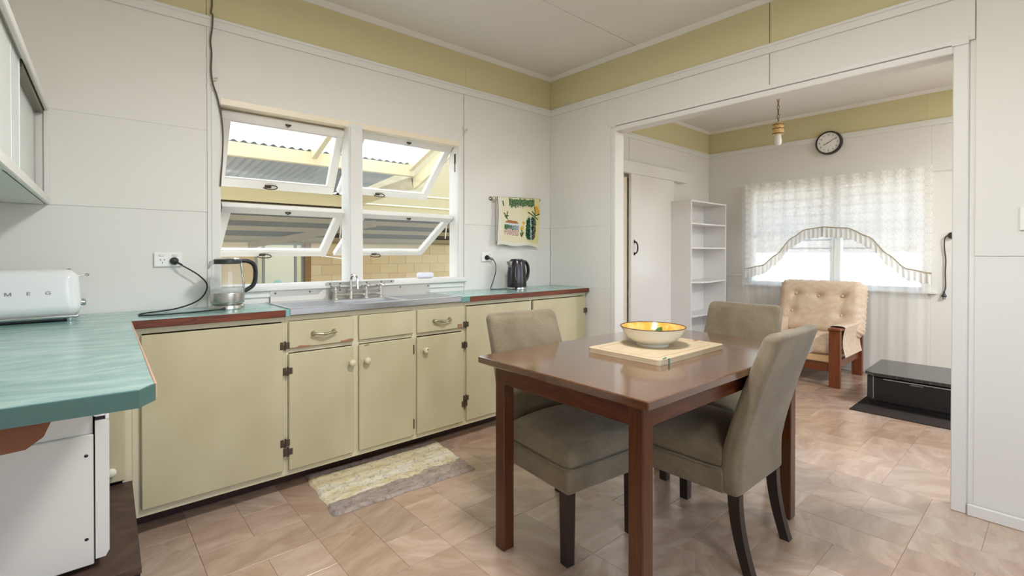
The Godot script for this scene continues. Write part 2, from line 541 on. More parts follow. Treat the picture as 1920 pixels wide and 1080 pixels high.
	S.call(0.0, 2.42, 4.42, 2.703, MUSTARD, true, 0.0, "frieze_board")
	b = M()   # lining and flat architrave of the opening
	b.box(-0.004, 0.0, 0.648, 0.104, 2.158, 0.69, 0.004); b.box(-0.004, 0.0, 2.602, 0.104, 2.158, 2.657, 0.004); b.box(-0.004, 2.125, 0.69, 0.104, 2.17, 2.602, 0.004)
	b.box(-0.004, 2.158, 0.648, 0.0, 2.19, 2.657, 0.001)
	sput(b, "trim_5", GLOSS)
	b = M(); b.box(-0.014, 0.0, 2.66, 0.002, 0.053, 4.42, 0.004)
	sput(b, "baseboard_east", GLOSS)
	# the two walls behind and beside the camera
	var wl := M()
	wl.box(-3.75, -0.2, -0.12, -3.62, 2.715, 4.6)
	sput(wl, "wall_west", WHITE)
	b = M()
	b.box(-3.75, -0.2, 4.42, -3.2, 2.715, 4.56); b.box(-0.55, -0.2, 4.42, 0.1, 2.715, 4.56); b.box(-3.2, -0.2, 4.42, -0.55, 0.95, 4.56); b.box(-3.2, 2.2, 4.42, -0.55, 2.715, 4.56)
	b.box(0.1, -0.2, 4.42, 0.6, 2.715, 4.56); b.box(2.5, -0.2, 4.42, 2.98, 2.715, 4.56); b.box(0.6, -0.2, 4.42, 2.5, 0.9, 4.56); b.box(0.6, 2.2, 4.42, 2.5, 2.715, 4.56)
	sput(b, "wall_south", WHITE)
	for q in [["window_3", -3.2, -0.55, 0.95], ["window_4", 0.6, 2.5, 0.9]]:
		var w := structure(q[0])
		b = M()
		var y0: float = q[3]
		b.box(q[1], y0, 4.43, q[1] + 0.06, 2.2, 4.55); b.box(q[2] - 0.06, y0, 4.43, q[2], 2.2, 4.55); b.box(q[1] + 0.06, y0, 4.43, q[2] - 0.06, y0 + 0.06, 4.55); b.box(q[1] + 0.06, 2.14, 4.43, q[2] - 0.06, 2.2, 4.55)
		var mx: float = (q[1] + q[2]) / 2.0
		b.box(mx - 0.03, y0 + 0.06, 4.44, mx + 0.03, 2.14, 4.54)
		put(b, "window_frame", GLOSS, w)
		for h in 2:
			b = M()
			b.box((q[1] + 0.06) if h == 0 else mx + 0.03, y0 + 0.06, 4.48, (mx - 0.03) if h == 0 else q[2] - 0.06, 2.14, 4.486)
			put(b, "window_pane", GLASS, w)

func rail_run(called: String, pts: Array, cornice: bool) -> void:      # picture rail, or the small moulding under the ceiling, round an inner corner
	var pr := PackedVector2Array([Vector2(0, 2.374), Vector2(0.012, 2.374), Vector2(0.014, 2.378), Vector2(0.014, 2.409), Vector2(0.02, 2.413), Vector2(0.022, 2.42), Vector2(0.02, 2.4263), Vector2(0, 2.4263)])
	if cornice: pr = PackedVector2Array([Vector2(0, 2.6734), Vector2(0.008, 2.6734), Vector2(0.012, 2.68), Vector2(0.02, 2.69), Vector2(0.027, 2.696), Vector2(0.03, 2.703), Vector2(0, 2.703)])
	var b := M()
	for k in pr.size():
		var p := pr[k]
		var q := pr[(k + 1) % pr.size()]
		# first run along x at z = 0, second along z at x = the corner
		var A := func(u: Vector2, e: int) -> Vector3:
			return Vector3(pts[0].x, u.y, u.x) if e == 0 else Vector3(pts[1].x - u.x, u.y, u.x) if e == 1 else Vector3(pts[1].x - u.x, u.y, pts[2].z)
		b.quad(A.call(p, 0), A.call(p, 1), A.call(q, 1), A.call(q, 0))
		b.quad(A.call(p, 1), A.call(p, 2), A.call(q, 2), A.call(q, 1))
	b.prism(pr, Vector3(pts[1].x, 0, pts[2].z), Vector3(-1, 0, 0), Vector3(0, 1, 0), Vector3(0, 0, 0.002))
	sput(b, called, CEIL if cornice else GLOSS, 40)

# ---------------------------------------------------------------- the kitchen window with its four open sashes
func kitchen_window() -> void:
	var w := structure("window_1")
	var b := M()
	b.box(-2.537, 0.995, -0.0135, -2.494, 2.045, 0.005, 0.003); b.box(-0.965, 0.995, -0.0135, -0.924, 2.045, 0.005, 0.003)
	put(b, "casing", GLOSS, w)
	b = M(); b.box(-2.494, 1.985, -0.12, -0.965, 2.02, 0.002, 0.002)
	put(b, "head", mat(C(240, 226, 198), 0.4), w)
	b = M()
	b.box(-2.512, 1.0, -0.12, -2.494, 2.0, -0.002); b.box(-0.965, 1.0, -0.12, -0.947, 2.0, -0.002)
	put(b, "jamb", GLOSS, w)
	b = M(); b.box(-1.80, 1.0, -0.11, -1.706, 2.012, 0.004, 0.004); b.box(-1.79, 1.0, 0.004, -1.716, 1.985, 0.012, 0.003)
	put(b, "mullion", GLOSS, w)
	b = M()
	b.prism(PackedVector2Array([Vector2(-0.12, 0.985), Vector2(0.024, 0.985), Vector2(0.034, 0.99), Vector2(0.038, 1.0), Vector2(0.038, 1.012), Vector2(0.032, 1.02), Vector2(0.02, 1.0225), Vector2(-0.12, 1.0225)]), Vector3(-2.55, 0, 0), Vector3(0, 0, 1), Vector3(0, 1, 0), Vector3(1.632, 0, 0))
	b.box(-2.537, 0.952, 0.0, -0.926, 0.985, 0.012, 0.003)
	put(b, "sill", GLOSS, w)
	for q in [[-2.477, -1.79, 1.972, 0.44, 28.4], [-2.477, -1.79, 1.453, 0.445, 51.4], [-1.694, -0.972, 1.985, 0.528, 46.6], [-1.694, -0.972, 1.454, 0.529, 58.7]]:
		sash(w, q[0], q[1], q[2], q[3], deg_to_rad(q[4]))
	b = M(); b.box(-0.967, 1.86, -0.06, -0.964, 1.935, -0.035, 0.001); b.box(-0.9675, 1.80, -0.055, -0.9645, 1.86, -0.043, 0.001)
	put(b, "sash_stay_plate", DARKMETAL, w)

func sash(w: Node3D, x0: float, x1: float, yt: float, L: float, ang: float) -> void:
	var s := Node3D.new()
	hang(s, "sash", w)
	s.position = Vector3(x0, yt, -0.06)
	s.rotation.x = ang                    # local: hangs down from y = 0 to -L, the outside is -z
	var W := x1 - x0
	var f := 0.05
	var t := 0.034
	var b := M(s, false)
	b.box(0, -f, -t, W, 0, 0, 0.003); b.box(0, -L, -t, W, -L + f, 0, 0.003); b.box(0, -L + f, -t, f, -f, 0, 0.003); b.box(W - f, -L + f, -t, W, -f, 0, 0.003)
	put(b, "sash_frame", SASH, s)
	b = M(s, false)     # the glazing beads
	b.box(f, -f - 0.008, -0.02, W - f, -f, -0.006); b.box(f, -L + f, -0.02, W - f, -L + f + 0.008, -0.006)
	put(b, "glazing_bead", SASH, s)
	b = M(s, false); b.box(f, -L + f, -0.024, W - f, -f, -0.020)
	put(b, "window_pane", GLASS, s)
	b = M(s, false)     # the catch on the bottom rail: a bent wire loop on a small plate
	var cx := W * 0.42
	b.box(cx - 0.025, -L + 0.012, 0.0, cx + 0.012, -L + 0.032, 0.004, 0.001)
	b.tube(curve([Vector3(cx - 0.035, -L + 0.016, 0.01), Vector3(cx - 0.01, -L + 0.012, 0.018), Vector3(cx + 0.03, -L + 0.016, 0.02), Vector3(cx + 0.042, -L + 0.027, 0.018), Vector3(cx + 0.025, -L + 0.035, 0.012), Vector3(cx - 0.02, -L + 0.03, 0.006)]), 0.0035, 6)
	put(b, "catch", DARKMETAL, s)
	b = M(s, false)     # the striker on the top rail, and the stay arm at the side
	b.box(W * 0.5 - 0.016, -0.028, 0.0, W * 0.5 + 0.016, -0.018, 0.006, 0.002)
	b.tube([Vector3(W * 0.5 - 0.016, -0.022, 0.006), Vector3(W * 0.5, -0.034, 0.008), Vector3(W * 0.5 + 0.016, -0.022, 0.006)], 0.003, 6)
	put(b, "striker", DARKMETAL, s)
	b = M(s, false); b.bar(Vector3(W + 0.002, -0.10, -0.01), Vector3(W + 0.002, -0.10 - 0.10 * cos(ang) - 0.02, -0.01 + 0.09 * sin(ang)), 0.004, 0.01, 0.001, Vector3(0, 0, 1))
	put(b, "stay_arm", SASH, s)

# ---------------------------------------------------------------- what stands outside that window
func outside() -> void:
	var b := M(); b.box(-14, -0.9, -14, 14, -0.8, -0.14); b.box(3.0, -0.9, -0.14, 14, -0.8, 14); b.box(-14, -0.9, 4.6, 3.0, -0.8, 14)
	sput(b, "ground", mat(C(166, 158, 142), 0.9))
	# patio roof: a beam, rafters and corrugated translucent sheets
	var paintb := mat(C(216, 200, 156), 0.5)
	b = M(); b.box(-4.0, 2.0, -1.62, -0.43, 2.115, -1.56, 0.003)
	tag(put(b, "patio_beam", paintb), "cream painted timber beam carrying the edge of the clear corrugated roof", "beam")
	var k := 0
	for x in [-2.6, -1.46, -0.47]:
		b = M()
		b.bar(Vector3(x, 2.10, -1.6), Vector3(x, 2.62, -0.14), 0.05, 0.11, 0.003)
		tag(put(b, "patio_rafter", paintb), ["cream rafter under the clear roof near its far left end", "cream rafter of the clear roof seen through the top of the left sash", "cream rafter closing the right end of the clear corrugated roof"][k], "rafter", "rafters of the clear roof")
		k += 1
	b = M(); b.bar(Vector3(-0.40, 1.93, -1.64), Vector3(-0.40, 2.47, -0.14), 0.03, 0.13, 0.003)
	tag(put(b, "barge_board", paintb), "cream barge board with nail holes along the clear roof's right end", "board")
	var poly := mat(C(250, 252, 255), 0.5)
	poly.backlight_enabled = true; poly.backlight = C(255, 255, 255)
	for i in 4:
		var xa := -3.9 + i * 0.88
		b = M()
		var wave := func(u: float, v: float) -> Vector3:
			var x := xa + u * 0.92
			return Vector3(x, 2.145 + v * 0.56 + 0.010 * sin(TAU * x / 0.076) + (0.004 if i % 2 else 0.0), -1.68 + v * 1.56)
		b.grid(wave, 96, 1)
		tag(put(b, "roof_sheet", poly, null, 50), ["leftmost clear corrugated roof sheet over the patio", "clear corrugated roof sheet above the left window, second along", "clear corrugated roof sheet behind the window mullion", "clear corrugated roof sheet over the right window, beside the barge board"][i], "roof sheet", "clear roof sheets over the patio")
	# a lower metal roof runs from that beam back to the carport: grey underside
	b = M()
	b.grid(func(u: float, v: float) -> Vector3:
		var x := -5.0 + u * 4.6
		return Vector3(x, 2.129 - v * 0.155 + 0.0095 * sin(TAU * x / 0.076), -1.565 - v * 1.72), 500, 1)
	tag(put(b, "metal_roof", mat(C(152, 155, 154), 0.7), null, 50), "grey corrugated metal roof between the patio beam and the carport", "roof")
	b = M(); b.bar(Vector3(-0.40, 1.95, -1.62), Vector3(-0.40, 1.86, -3.2), 0.03, 0.13, 0.003)
	tag(put(b, "barge_board", paintb), "cream barge board along the right edge of the grey metal roof", "board")
	# the carport behind: beam, dark metal roof, purlins, concrete block wall
	b = M(); b.box(-6.0, 1.795, -3.26, 4.4, 1.94, -3.2, 0.003)
	tag(put(b, "carport_beam", mat(C(230, 214, 166), 0.6)), "long beige beam along the front of the dark carport roof", "beam")
	var dark := mat(C(92, 80, 62), 0.8)
	b = M()
	b.grid(func(u: float, v: float) -> Vector3:
		var x := -6.0 + u * 10.5
		return Vector3(x, 1.96 - v * 0.56 + 0.010 * sin(TAU * x / 0.076), -3.22 - v * 3.5), 900, 1)
	tag(put(b, "carport_roof", dark, null, 50), "dark underside of the corrugated metal carport roof", "roof")
	b = M(); b.box(-6.0, 1.386, -6.66, 4.4, 1.47, -6.49, 0.003)
	tag(put(b, "wall_plate", mat(C(150, 136, 98), 0.7)), "olive timber plate along the top of the concrete block wall", "beam")
	for i in 4:
		var z: float = [-3.9, -4.6, -5.3, -6.1][i]
		var y := 1.96 - (-3.22 - z) / 3.5 * 0.56 - 0.010
		b = M(); b.box(-6.0, y - 0.075, z - 0.02, 4.2, y - 0.005, z + 0.02, 0.002)
		tag(put(b, "roof_purlin", mat(C(168, 150, 112), 0.7)), ["nearest cross purlin under the carport roof, behind the front beam", "second cross purlin back under the carport roof", "third cross purlin back under the carport roof", "rearmost purlin under the carport roof, close to the block wall"][i], "purlin", "purlins of the carport roof")
	b = M(); b.bar(Vector3(-0.9, 1.33, -6.3), Vector3(0.1, 1.62, -3.6), 0.06, 0.09, 0.003)
	tag(put(b, "roof_brace", mat(C(150, 130, 98), 0.7)), "diagonal timber brace under the carport roof", "brace")
	var gab := mat(C(178, 156, 108), 0.7)
	var gp := thing("gable_wall", "beige sheeted gable end standing on the carport's right half", "wall", Vector3(0.9, 1.7, -3.35))
	b = M(gp)
	b.prism(PackedVector2Array([Vector2(-0.45, 1.735), Vector2(4.2, 1.735), Vector2(4.2, 4.8), Vector2(-0.3, 4.8), Vector2(-0.45, 2.2)]), Vector3(0, 0, -3.15), Vector3(1, 0, 0), Vector3(0, 1, 0), Vector3(0, 0, -0.048))
	put(b, "sheeting", gab, gp)
	for y in [1.84, 2.0]:
		b = M(gp); b.box(-0.3, y, -3.15, 4.2, y + 0.018, -3.138, 0.003)
		put(b, "cover_batten", mat(C(232, 216, 172), 0.6), gp)
	var bw := thing("block_wall", "beige painted concrete block wall at the back of the carport", "wall", Vector3(1.6, -0.8, -6.55))
	b = M(bw); b.box(0.20, -0.8, -6.68, 4.2, 1.385, -6.512)
	put(b, "mortar", mat(C(206, 180, 134), 0.9), bw)
	var bm := [mat(C(224, 198, 150), 0.85), mat(C(218, 190, 142), 0.85), mat(C(228, 204, 158), 0.85)]
	var rng := RandomNumberGenerator.new()
	rng.seed = 4
	for j in 7:
		var y1 := 1.369 - j * 0.2
		for i in 12:
			var xa: float = -0.4 + i * 0.4028 + (0.2014 if j % 2 else 0.0) - 0.004
			var xs := maxf(xa - 0.001, 0.20)
			var xe := minf(xa + 0.3985, 4.2)
			if xe - xs < 0.05: continue
			b = M(bw); b.box(xs, y1 - 0.1965, -6.512, xe, y1, -6.503, 0.003)
			put(b, "block", bm[rng.randi() % 3], bw)
	b = M(); b.box(0.10, -0.8, -6.6, 0.195, 1.386, -6.50, 0.004)
	tag(put(b, "carport_post", mat(C(150, 116, 70), 0.7)), "brown timber post at the left end of the block wall", "post")
	# left of the post: the neighbouring store with glass doors
	var cw := mat(C(232, 220, 172), 0.7)
	b = M(); b.box(-5.0, -0.8, -8.2, 2.4, 2.2, -8.1)
	tag(put(b, "shed_wall", cw), "pale yellow sheeted wall seen past the glass doors outside", "wall")
	b = M(); b.box(-6.0, 2.2, -8.3, 2.4, 2.28, -6.7)
	tag(put(b, "shed_roof", dark), "dark flat roof over the pale yellow wall outside", "roof")
	var gd := thing("glass_door", "aluminium framed sliding glass door outside, behind the kettle", "door", Vector3(-0.4, -0.8, -6.6))
	b = M(gd)
	for x in [0.076, -0.055, -0.605, -0.725]: b.box(x - 0.022, -0.8, -6.62, x + 0.022, 1.345, -6.58, 0.002)
	b.box(-0.745, 1.345, -6.62, 0.097, 1.385, -6.58, 0.002); b.box(-0.745, -0.8, -6.62, 0.097, -0.74, -6.58, 0.002)
	put(b, "door_frame", mat(C(150, 146, 138), 0.4), gd)
	b = M(gd); b.box(-0.58, -0.74, -6.602, -0.08, 1.345, -6.598)
	put(b, "window_pane", GLASS, gd)
	b = M(); b.box(-6.0, -0.8, -6.75, -0.75, 1.386, -6.62)
	tag(put(b, "store_wall", mat(C(222, 196, 150), 0.8)), "beige wall left of the glass door across the yard", "wall")
	b = M(); b.lathe([Vector2(0, -0.8), Vector2(0.1, -0.8), Vector2(0.11, -0.5), Vector2(0.11, 0.58), Vector2(0.095, 0.65), Vector2(0.05, 0.70), Vector2(0.0, 0.715)], Vector3(-0.138, -0.05, -7.4), 16)
	tag(put(b, "water_drum", mat(C(150, 196, 168), 0.5)), "pale green rounded drum standing outside beyond the glass door", "drum")
	b = M(); b.tube([Vector3(-1.16, 1.17, -2.2), Vector3(-0.8, 1.12, -2.3)], 0.006, 6); b.ball(Vector3(-1.16, 1.17, -2.2), Vector3(0.014, 0.014, 0.014), 10)
	b.bar(Vector3(-0.8, -0.8, -2.3), Vector3(-0.8, 1.14, -2.3), 0.03, 0.03, 0.002, Vector3(1, 0, 0))
	tag(put(b, "hose_tap", mat(C(226, 220, 206), 0.4, 0.3)), "thin white pipe with a round knob standing outside the right window", "pipe")
	# beyond the sitting room's window: a boarded wall in the sun
	var nw := thing("neighbour_wall", "cream weatherboard wall of the next house, seen through the lace", "wall", Vector3(6.6, -0.8, 1.5))
	b = M(nw); b.box(6.56, -0.8, -3.0, 6.7, 4.2, 6.5)
	put(b, "sheathing", mat(C(84, 82, 78), 0.8), nw)
	for i in 22:
		b = M(nw)
		var y := 1.0 + i * 0.145
		b.prism(PackedVector2Array([Vector2(6.56, y), Vector2(6.528, y), Vector2(6.548, y + 0.15), Vector2(6.56, y + 0.15)]), Vector3(0, 0, -3.0), Vector3(1, 0, 0), Vector3(0, 1, 0), Vector3(0, 0, 9.5))
		put(b, "weatherboard", mat(C(112, 109, 103), 0.7), nw)
	var fe := thing("garden_fence", "white paling fence outside the sitting room window", "fence", Vector3(5.6, -0.8, 1.5))
	b = M(fe); b.box(5.62, -0.4, -3.0, 5.66, -0.32, 6.0); b.box(5.62, 0.9, -3.0, 5.66, 0.98, 6.0)
	put(b, "rail", mat(C(238, 236, 228), 0.7), fe)
	for i in 60:
		b = M(fe); b.box(5.6, -0.8, -2.9 + i * 0.145, 5.62, 1.2, -2.9 + i * 0.145 + 0.135, 0.003)
		put(b, "paling", mat(C(246, 245, 240), 0.7), fe)

# ---------------------------------------------------------------- sitting room shell
func sitting_room_shell() -> void:
	var wf := structure("wall_far")
	var b := M()
	b.box(2.8535, -0.2, -0.12, 2.98, 2.715, 0.5); b.box(2.8535, -0.2, 2.09, 2.98, 2.715, 4.6); b.box(2.8535, 1.93, 0.5, 2.98, 2.715, 2.09); b.box(2.8535, -0.2, 0.5, 2.98, 0.82, 2.09)
	put(b, "framing", WHITE, wf)
	var S := func(z0: float, y0: float, z1: float, y1: float, m: Material, called := "wall_sheet") -> void:
		var q := M()
		q.box(2.84, y0 + 0.0003, z0 + 0.0003, 2.8535, y1 - 0.0003, z1 - 0.0003, 0.0004)
		put(q, called, m, wf)
	S.call(0.0, 0.0, 0.46, 0.95, WHITE); S.call(0.0, 0.95, 0.46, 2.375, WHITE)
	S.call(0.46, 0.0, 2.13, 0.80, WHITE); S.call(0.46, 1.96, 2.13, 2.375, WHITE)
	S.call(2.13, 0.0, 4.42, 1.216, WHITE); S.call(2.13, 1.216, 4.42, 2.375, WHITE)
	S.call(0.0, 2.42, 2.1, 2.703, MUSTARD, "frieze_board"); S.call(2.1, 2.42, 4.42, 2.703, MUSTARD, "frieze_board")
	b = M(); b.box(2.828, 0.925, 0.0, 2.842, 0.95, 0.46, 0.003)
	sput(b, "trim_6", GLOSS)
	b = M(); b.box(2.826, 0.0, 0.0, 2.842, 0.09, 4.42, 0.004)
	sput(b, "baseboard_far", GLOSS)
	b = M(); b.box(1.93, 0.0, -0.002, 2.84, 0.09, 0.014, 0.004)
	sput(b, "baseboard_north", GLOSS)
	var w := structure("window_2")
	b = M()
	b.box(2.834, 0.82, 0.46, 2.95, 1.96, 0.53, 0.003); b.box(2.834, 0.82, 2.06, 2.95, 1.96, 2.13, 0.003); b.box(2.834, 1.90, 0.53, 2.95, 1.96, 2.06, 0.003); b.box(2.85, 0.845, 0.53, 2.95, 0.875, 2.06, 0.003)
	b.box(2.85, 0.875, 1.315, 2.94, 1.90, 1.41, 0.003)
	put(b, "window_frame", GLOSS, w)
	b = M(); b.box(2.80, 0.822, 0.44, 2.95, 0.848, 2.175, 0.004)
	put(b, "sill", GLOSS, w)
	for q in [[0.53, 1.315], [1.41, 2.06]]:
		for h in [[0.875, 1.37], [1.41, 1.90]]:
			b = M(); b.box(2.90, h[0], q[0], 2.904, h[1], q[1])
			put(b, "window_pane", GLASS, w)
		b = M(); b.box(2.88, 1.37, q[0], 2.92, 1.41, q[1], 0.002)
		put(b, "glazing_bar", GLOSS, w)
	# the sliding door hung in front of the doorway
	var d := structure("door_1")
	b = M(); b.box(1.112, 0.012, 0.022, 1.93, 2.03, 0.056, 0.003)
	put(b, "door_leaf", mat(C(232, 229, 222), 0.22), d)
	b = M()
	for y in [1.19, 1.315]: b.ball(Vector3(1.165, y, 0.058), Vector3(0.013, 0.018, 0.006), 10)
	b.tube(curve([Vector3(1.165, 1.315, 0.06), Vector3(1.165, 1.30, 0.085), Vector3(1.165, 1.252, 0.098), Vector3(1.165, 1.205, 0.085), Vector3(1.165, 1.19, 0.06)]), 0.007, 8)
	put(b, "handle", mat(C(40, 38, 36), 0.45, 0.5), d)
	b = M(); b.box(0.2, 2.0, 0.0, 2.185, 2.125, 0.075, 0.004)
	sput(b, "trim_7", GLOSS)

# ---------------------------------------------------------------- cabinets along the window wall
func hinge(b: MB, x: float, y: float, side: float) -> void:     # a surface hinge: two leaves and a knuckle
	b.box(x - 0.011 - 0.012, y - 0.019, 0.0, x - 0.003 - 0.004, y + 0.019, 0.0025, 0.001)
	b.box(x + 0.003, y - 0.016 + side, 0.0, x + 0.022, y + 0.016 + side, 0.0025, 0.001)
	b.tube([Vector3(x, y - 0.022, 0.003), Vector3(x, y + 0.022, 0.003)], 0.0045, 8)

func knob(at: Vector3, parent: Node, m: Material, chip := false) -> void:
	var b := M(parent)
	b.lathe([Vector2(0.0, 0.0), Vector2(0.011, 0.0), Vector2(0.009, 0.008), Vector2(0.014, 0.014), Vector2(0.0185, 0.02), Vector2(0.018, 0.027), Vector2(0.012, 0.032), Vector2(0.0, 0.0335)], at, 18, Basis(Vector3(1, 0, 0), Vector3(0, 0, 1), Vector3(0, -1, 0)))
	put(b, "knob", m, parent, 60)
	if chip:
		b = M(parent); b.ball(at + Vector3(0.004, 0.006, 0.033), Vector3(0.005, 0.005, 0.002), 8)
		put(b, "screw", DARKMETAL, parent)

func pull(x0: float, x1: float, y: float, z: float, parent: Node) -> void:
	var b := M(parent)
	for x in [x0, x1]:
		b.lathe([Vector2(0, 0), Vector2(0.014, 0.0), Vector2(0.010, 0.006), Vector2(0.006, 0.018), Vector2(0.0, 0.019)], Vector3(x, y, z), 12, Basis(Vector3(1, 0, 0), Vector3(0, 0, 1), Vector3(0, -1, 0)))
	var s := (x1 - x0)
	b.tube(curve([Vector3(x0 - 0.012, y - 0.004, z + 0.012), Vector3(x0, y, z + 0.02), Vector3(x0 + s * 0.3, y - 0.002, z + 0.026), Vector3(x0 + s * 0.5, y - 0.006, z + 0.027), Vector3(x0 + s * 0.7, y - 0.002, z + 0.026), Vector3(x1, y, z + 0.02), Vector3(x1 + 0.012, y - 0.004, z + 0.012)]), [0.002, 0.003, 0.005, 0.006, 0.006, 0.0055, 0.005, 0.006, 0.0065, 0.007, 0.0075, 0.008, 0.0085, 0.009, 0.0095, 0.0095, 0.009, 0.0085, 0.008, 0.0075, 0.007, 0.0065, 0.006, 0.006, 0.0065, 0.006, 0.006, 0.0055, 0.005, 0.005, 0.005, 0.005, 0.004, 0.004, 0.003, 0.003, 0.002], 8)
	put(b, "handle", mat(C(176, 168, 138), 0.3, 0.85), parent, 50)

func door(cab: Node3D, x0: float, y0: float, x1: float, y1: float, called := "door", z0 := 0.4) -> Node3D:
	var d := Node3D.new()
	hang(d, called, cab)
	d.position = Vector3((x0 + x1) / 2, y0, z0) - cab.position
	var b := M(d)
	b.box(x0, y0, z0 + 0.001, x1, y1, z0 + 0.018, 0.004)
	put(b, "panel", CREAM, d)
	return d

func leaf_hinge(d: Node3D, x: float, y: float, side := 0.0) -> void:
	var b := M(d)
	b.xf = b.xf * Transform3D(Basis(), Vector3(0, 0, 0.417))
	hinge(b, x, y, side)
	put(b, "hinge", DARKMETAL, d)

func frame(cab: Node3D, x0: float, x1: float, cells: Array, yb := 0.092) -> void:      # carcass: sides, back, and a face frame round the cells
	var b := M(cab)
	b.box(x0, yb, 0.005, x0 + 0.016, 0.884, 0.378); b.box(x1 - 0.016, yb, 0.005, x1, 0.884, 0.378); b.box(x0 + 0.016, yb, 0.005, x1 - 0.016, yb + 0.016, 0.378); b.box(x0 + 0.016, 0.10, 0.005, x1 - 0.016, 0.884, 0.018)
	b.box(x0, 0.86, 0.378, x1, 0.886, 0.4, 0.001); b.box(x0, yb, 0.378, x1, 0.12, 0.4, 0.001)
	var x := x0
	for c in cells:
		b.box(x, 0.12, 0.378, c[0], 0.86, 0.4, 0.001)
		x = c[1]
		if c.size() > 2: b.box(c[0], c[2], 0.378, c[1], c[3], 0.4, 0.001)
	b.box(x, 0.12, 0.378, x1, 0.86, 0.4, 0.001)
	put(b, "body", CREAM_D, cab)
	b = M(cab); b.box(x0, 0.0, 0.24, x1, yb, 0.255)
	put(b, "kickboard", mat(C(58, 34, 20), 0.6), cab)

func chips(d: Node3D, quads: Array, z := 0.4183) -> void:     # bare patches where the paint has come off
	for q in quads:
		var b := M(d)
		b.prism(PackedVector2Array(q), Vector3(0, 0, z), Vector3(1, 0, 0), Vector3(0, 1, 0), Vector3(0, 0, 0.0006))
		put(b, "paint_chip", mat(C(158, 112, 82), 0.8), d)

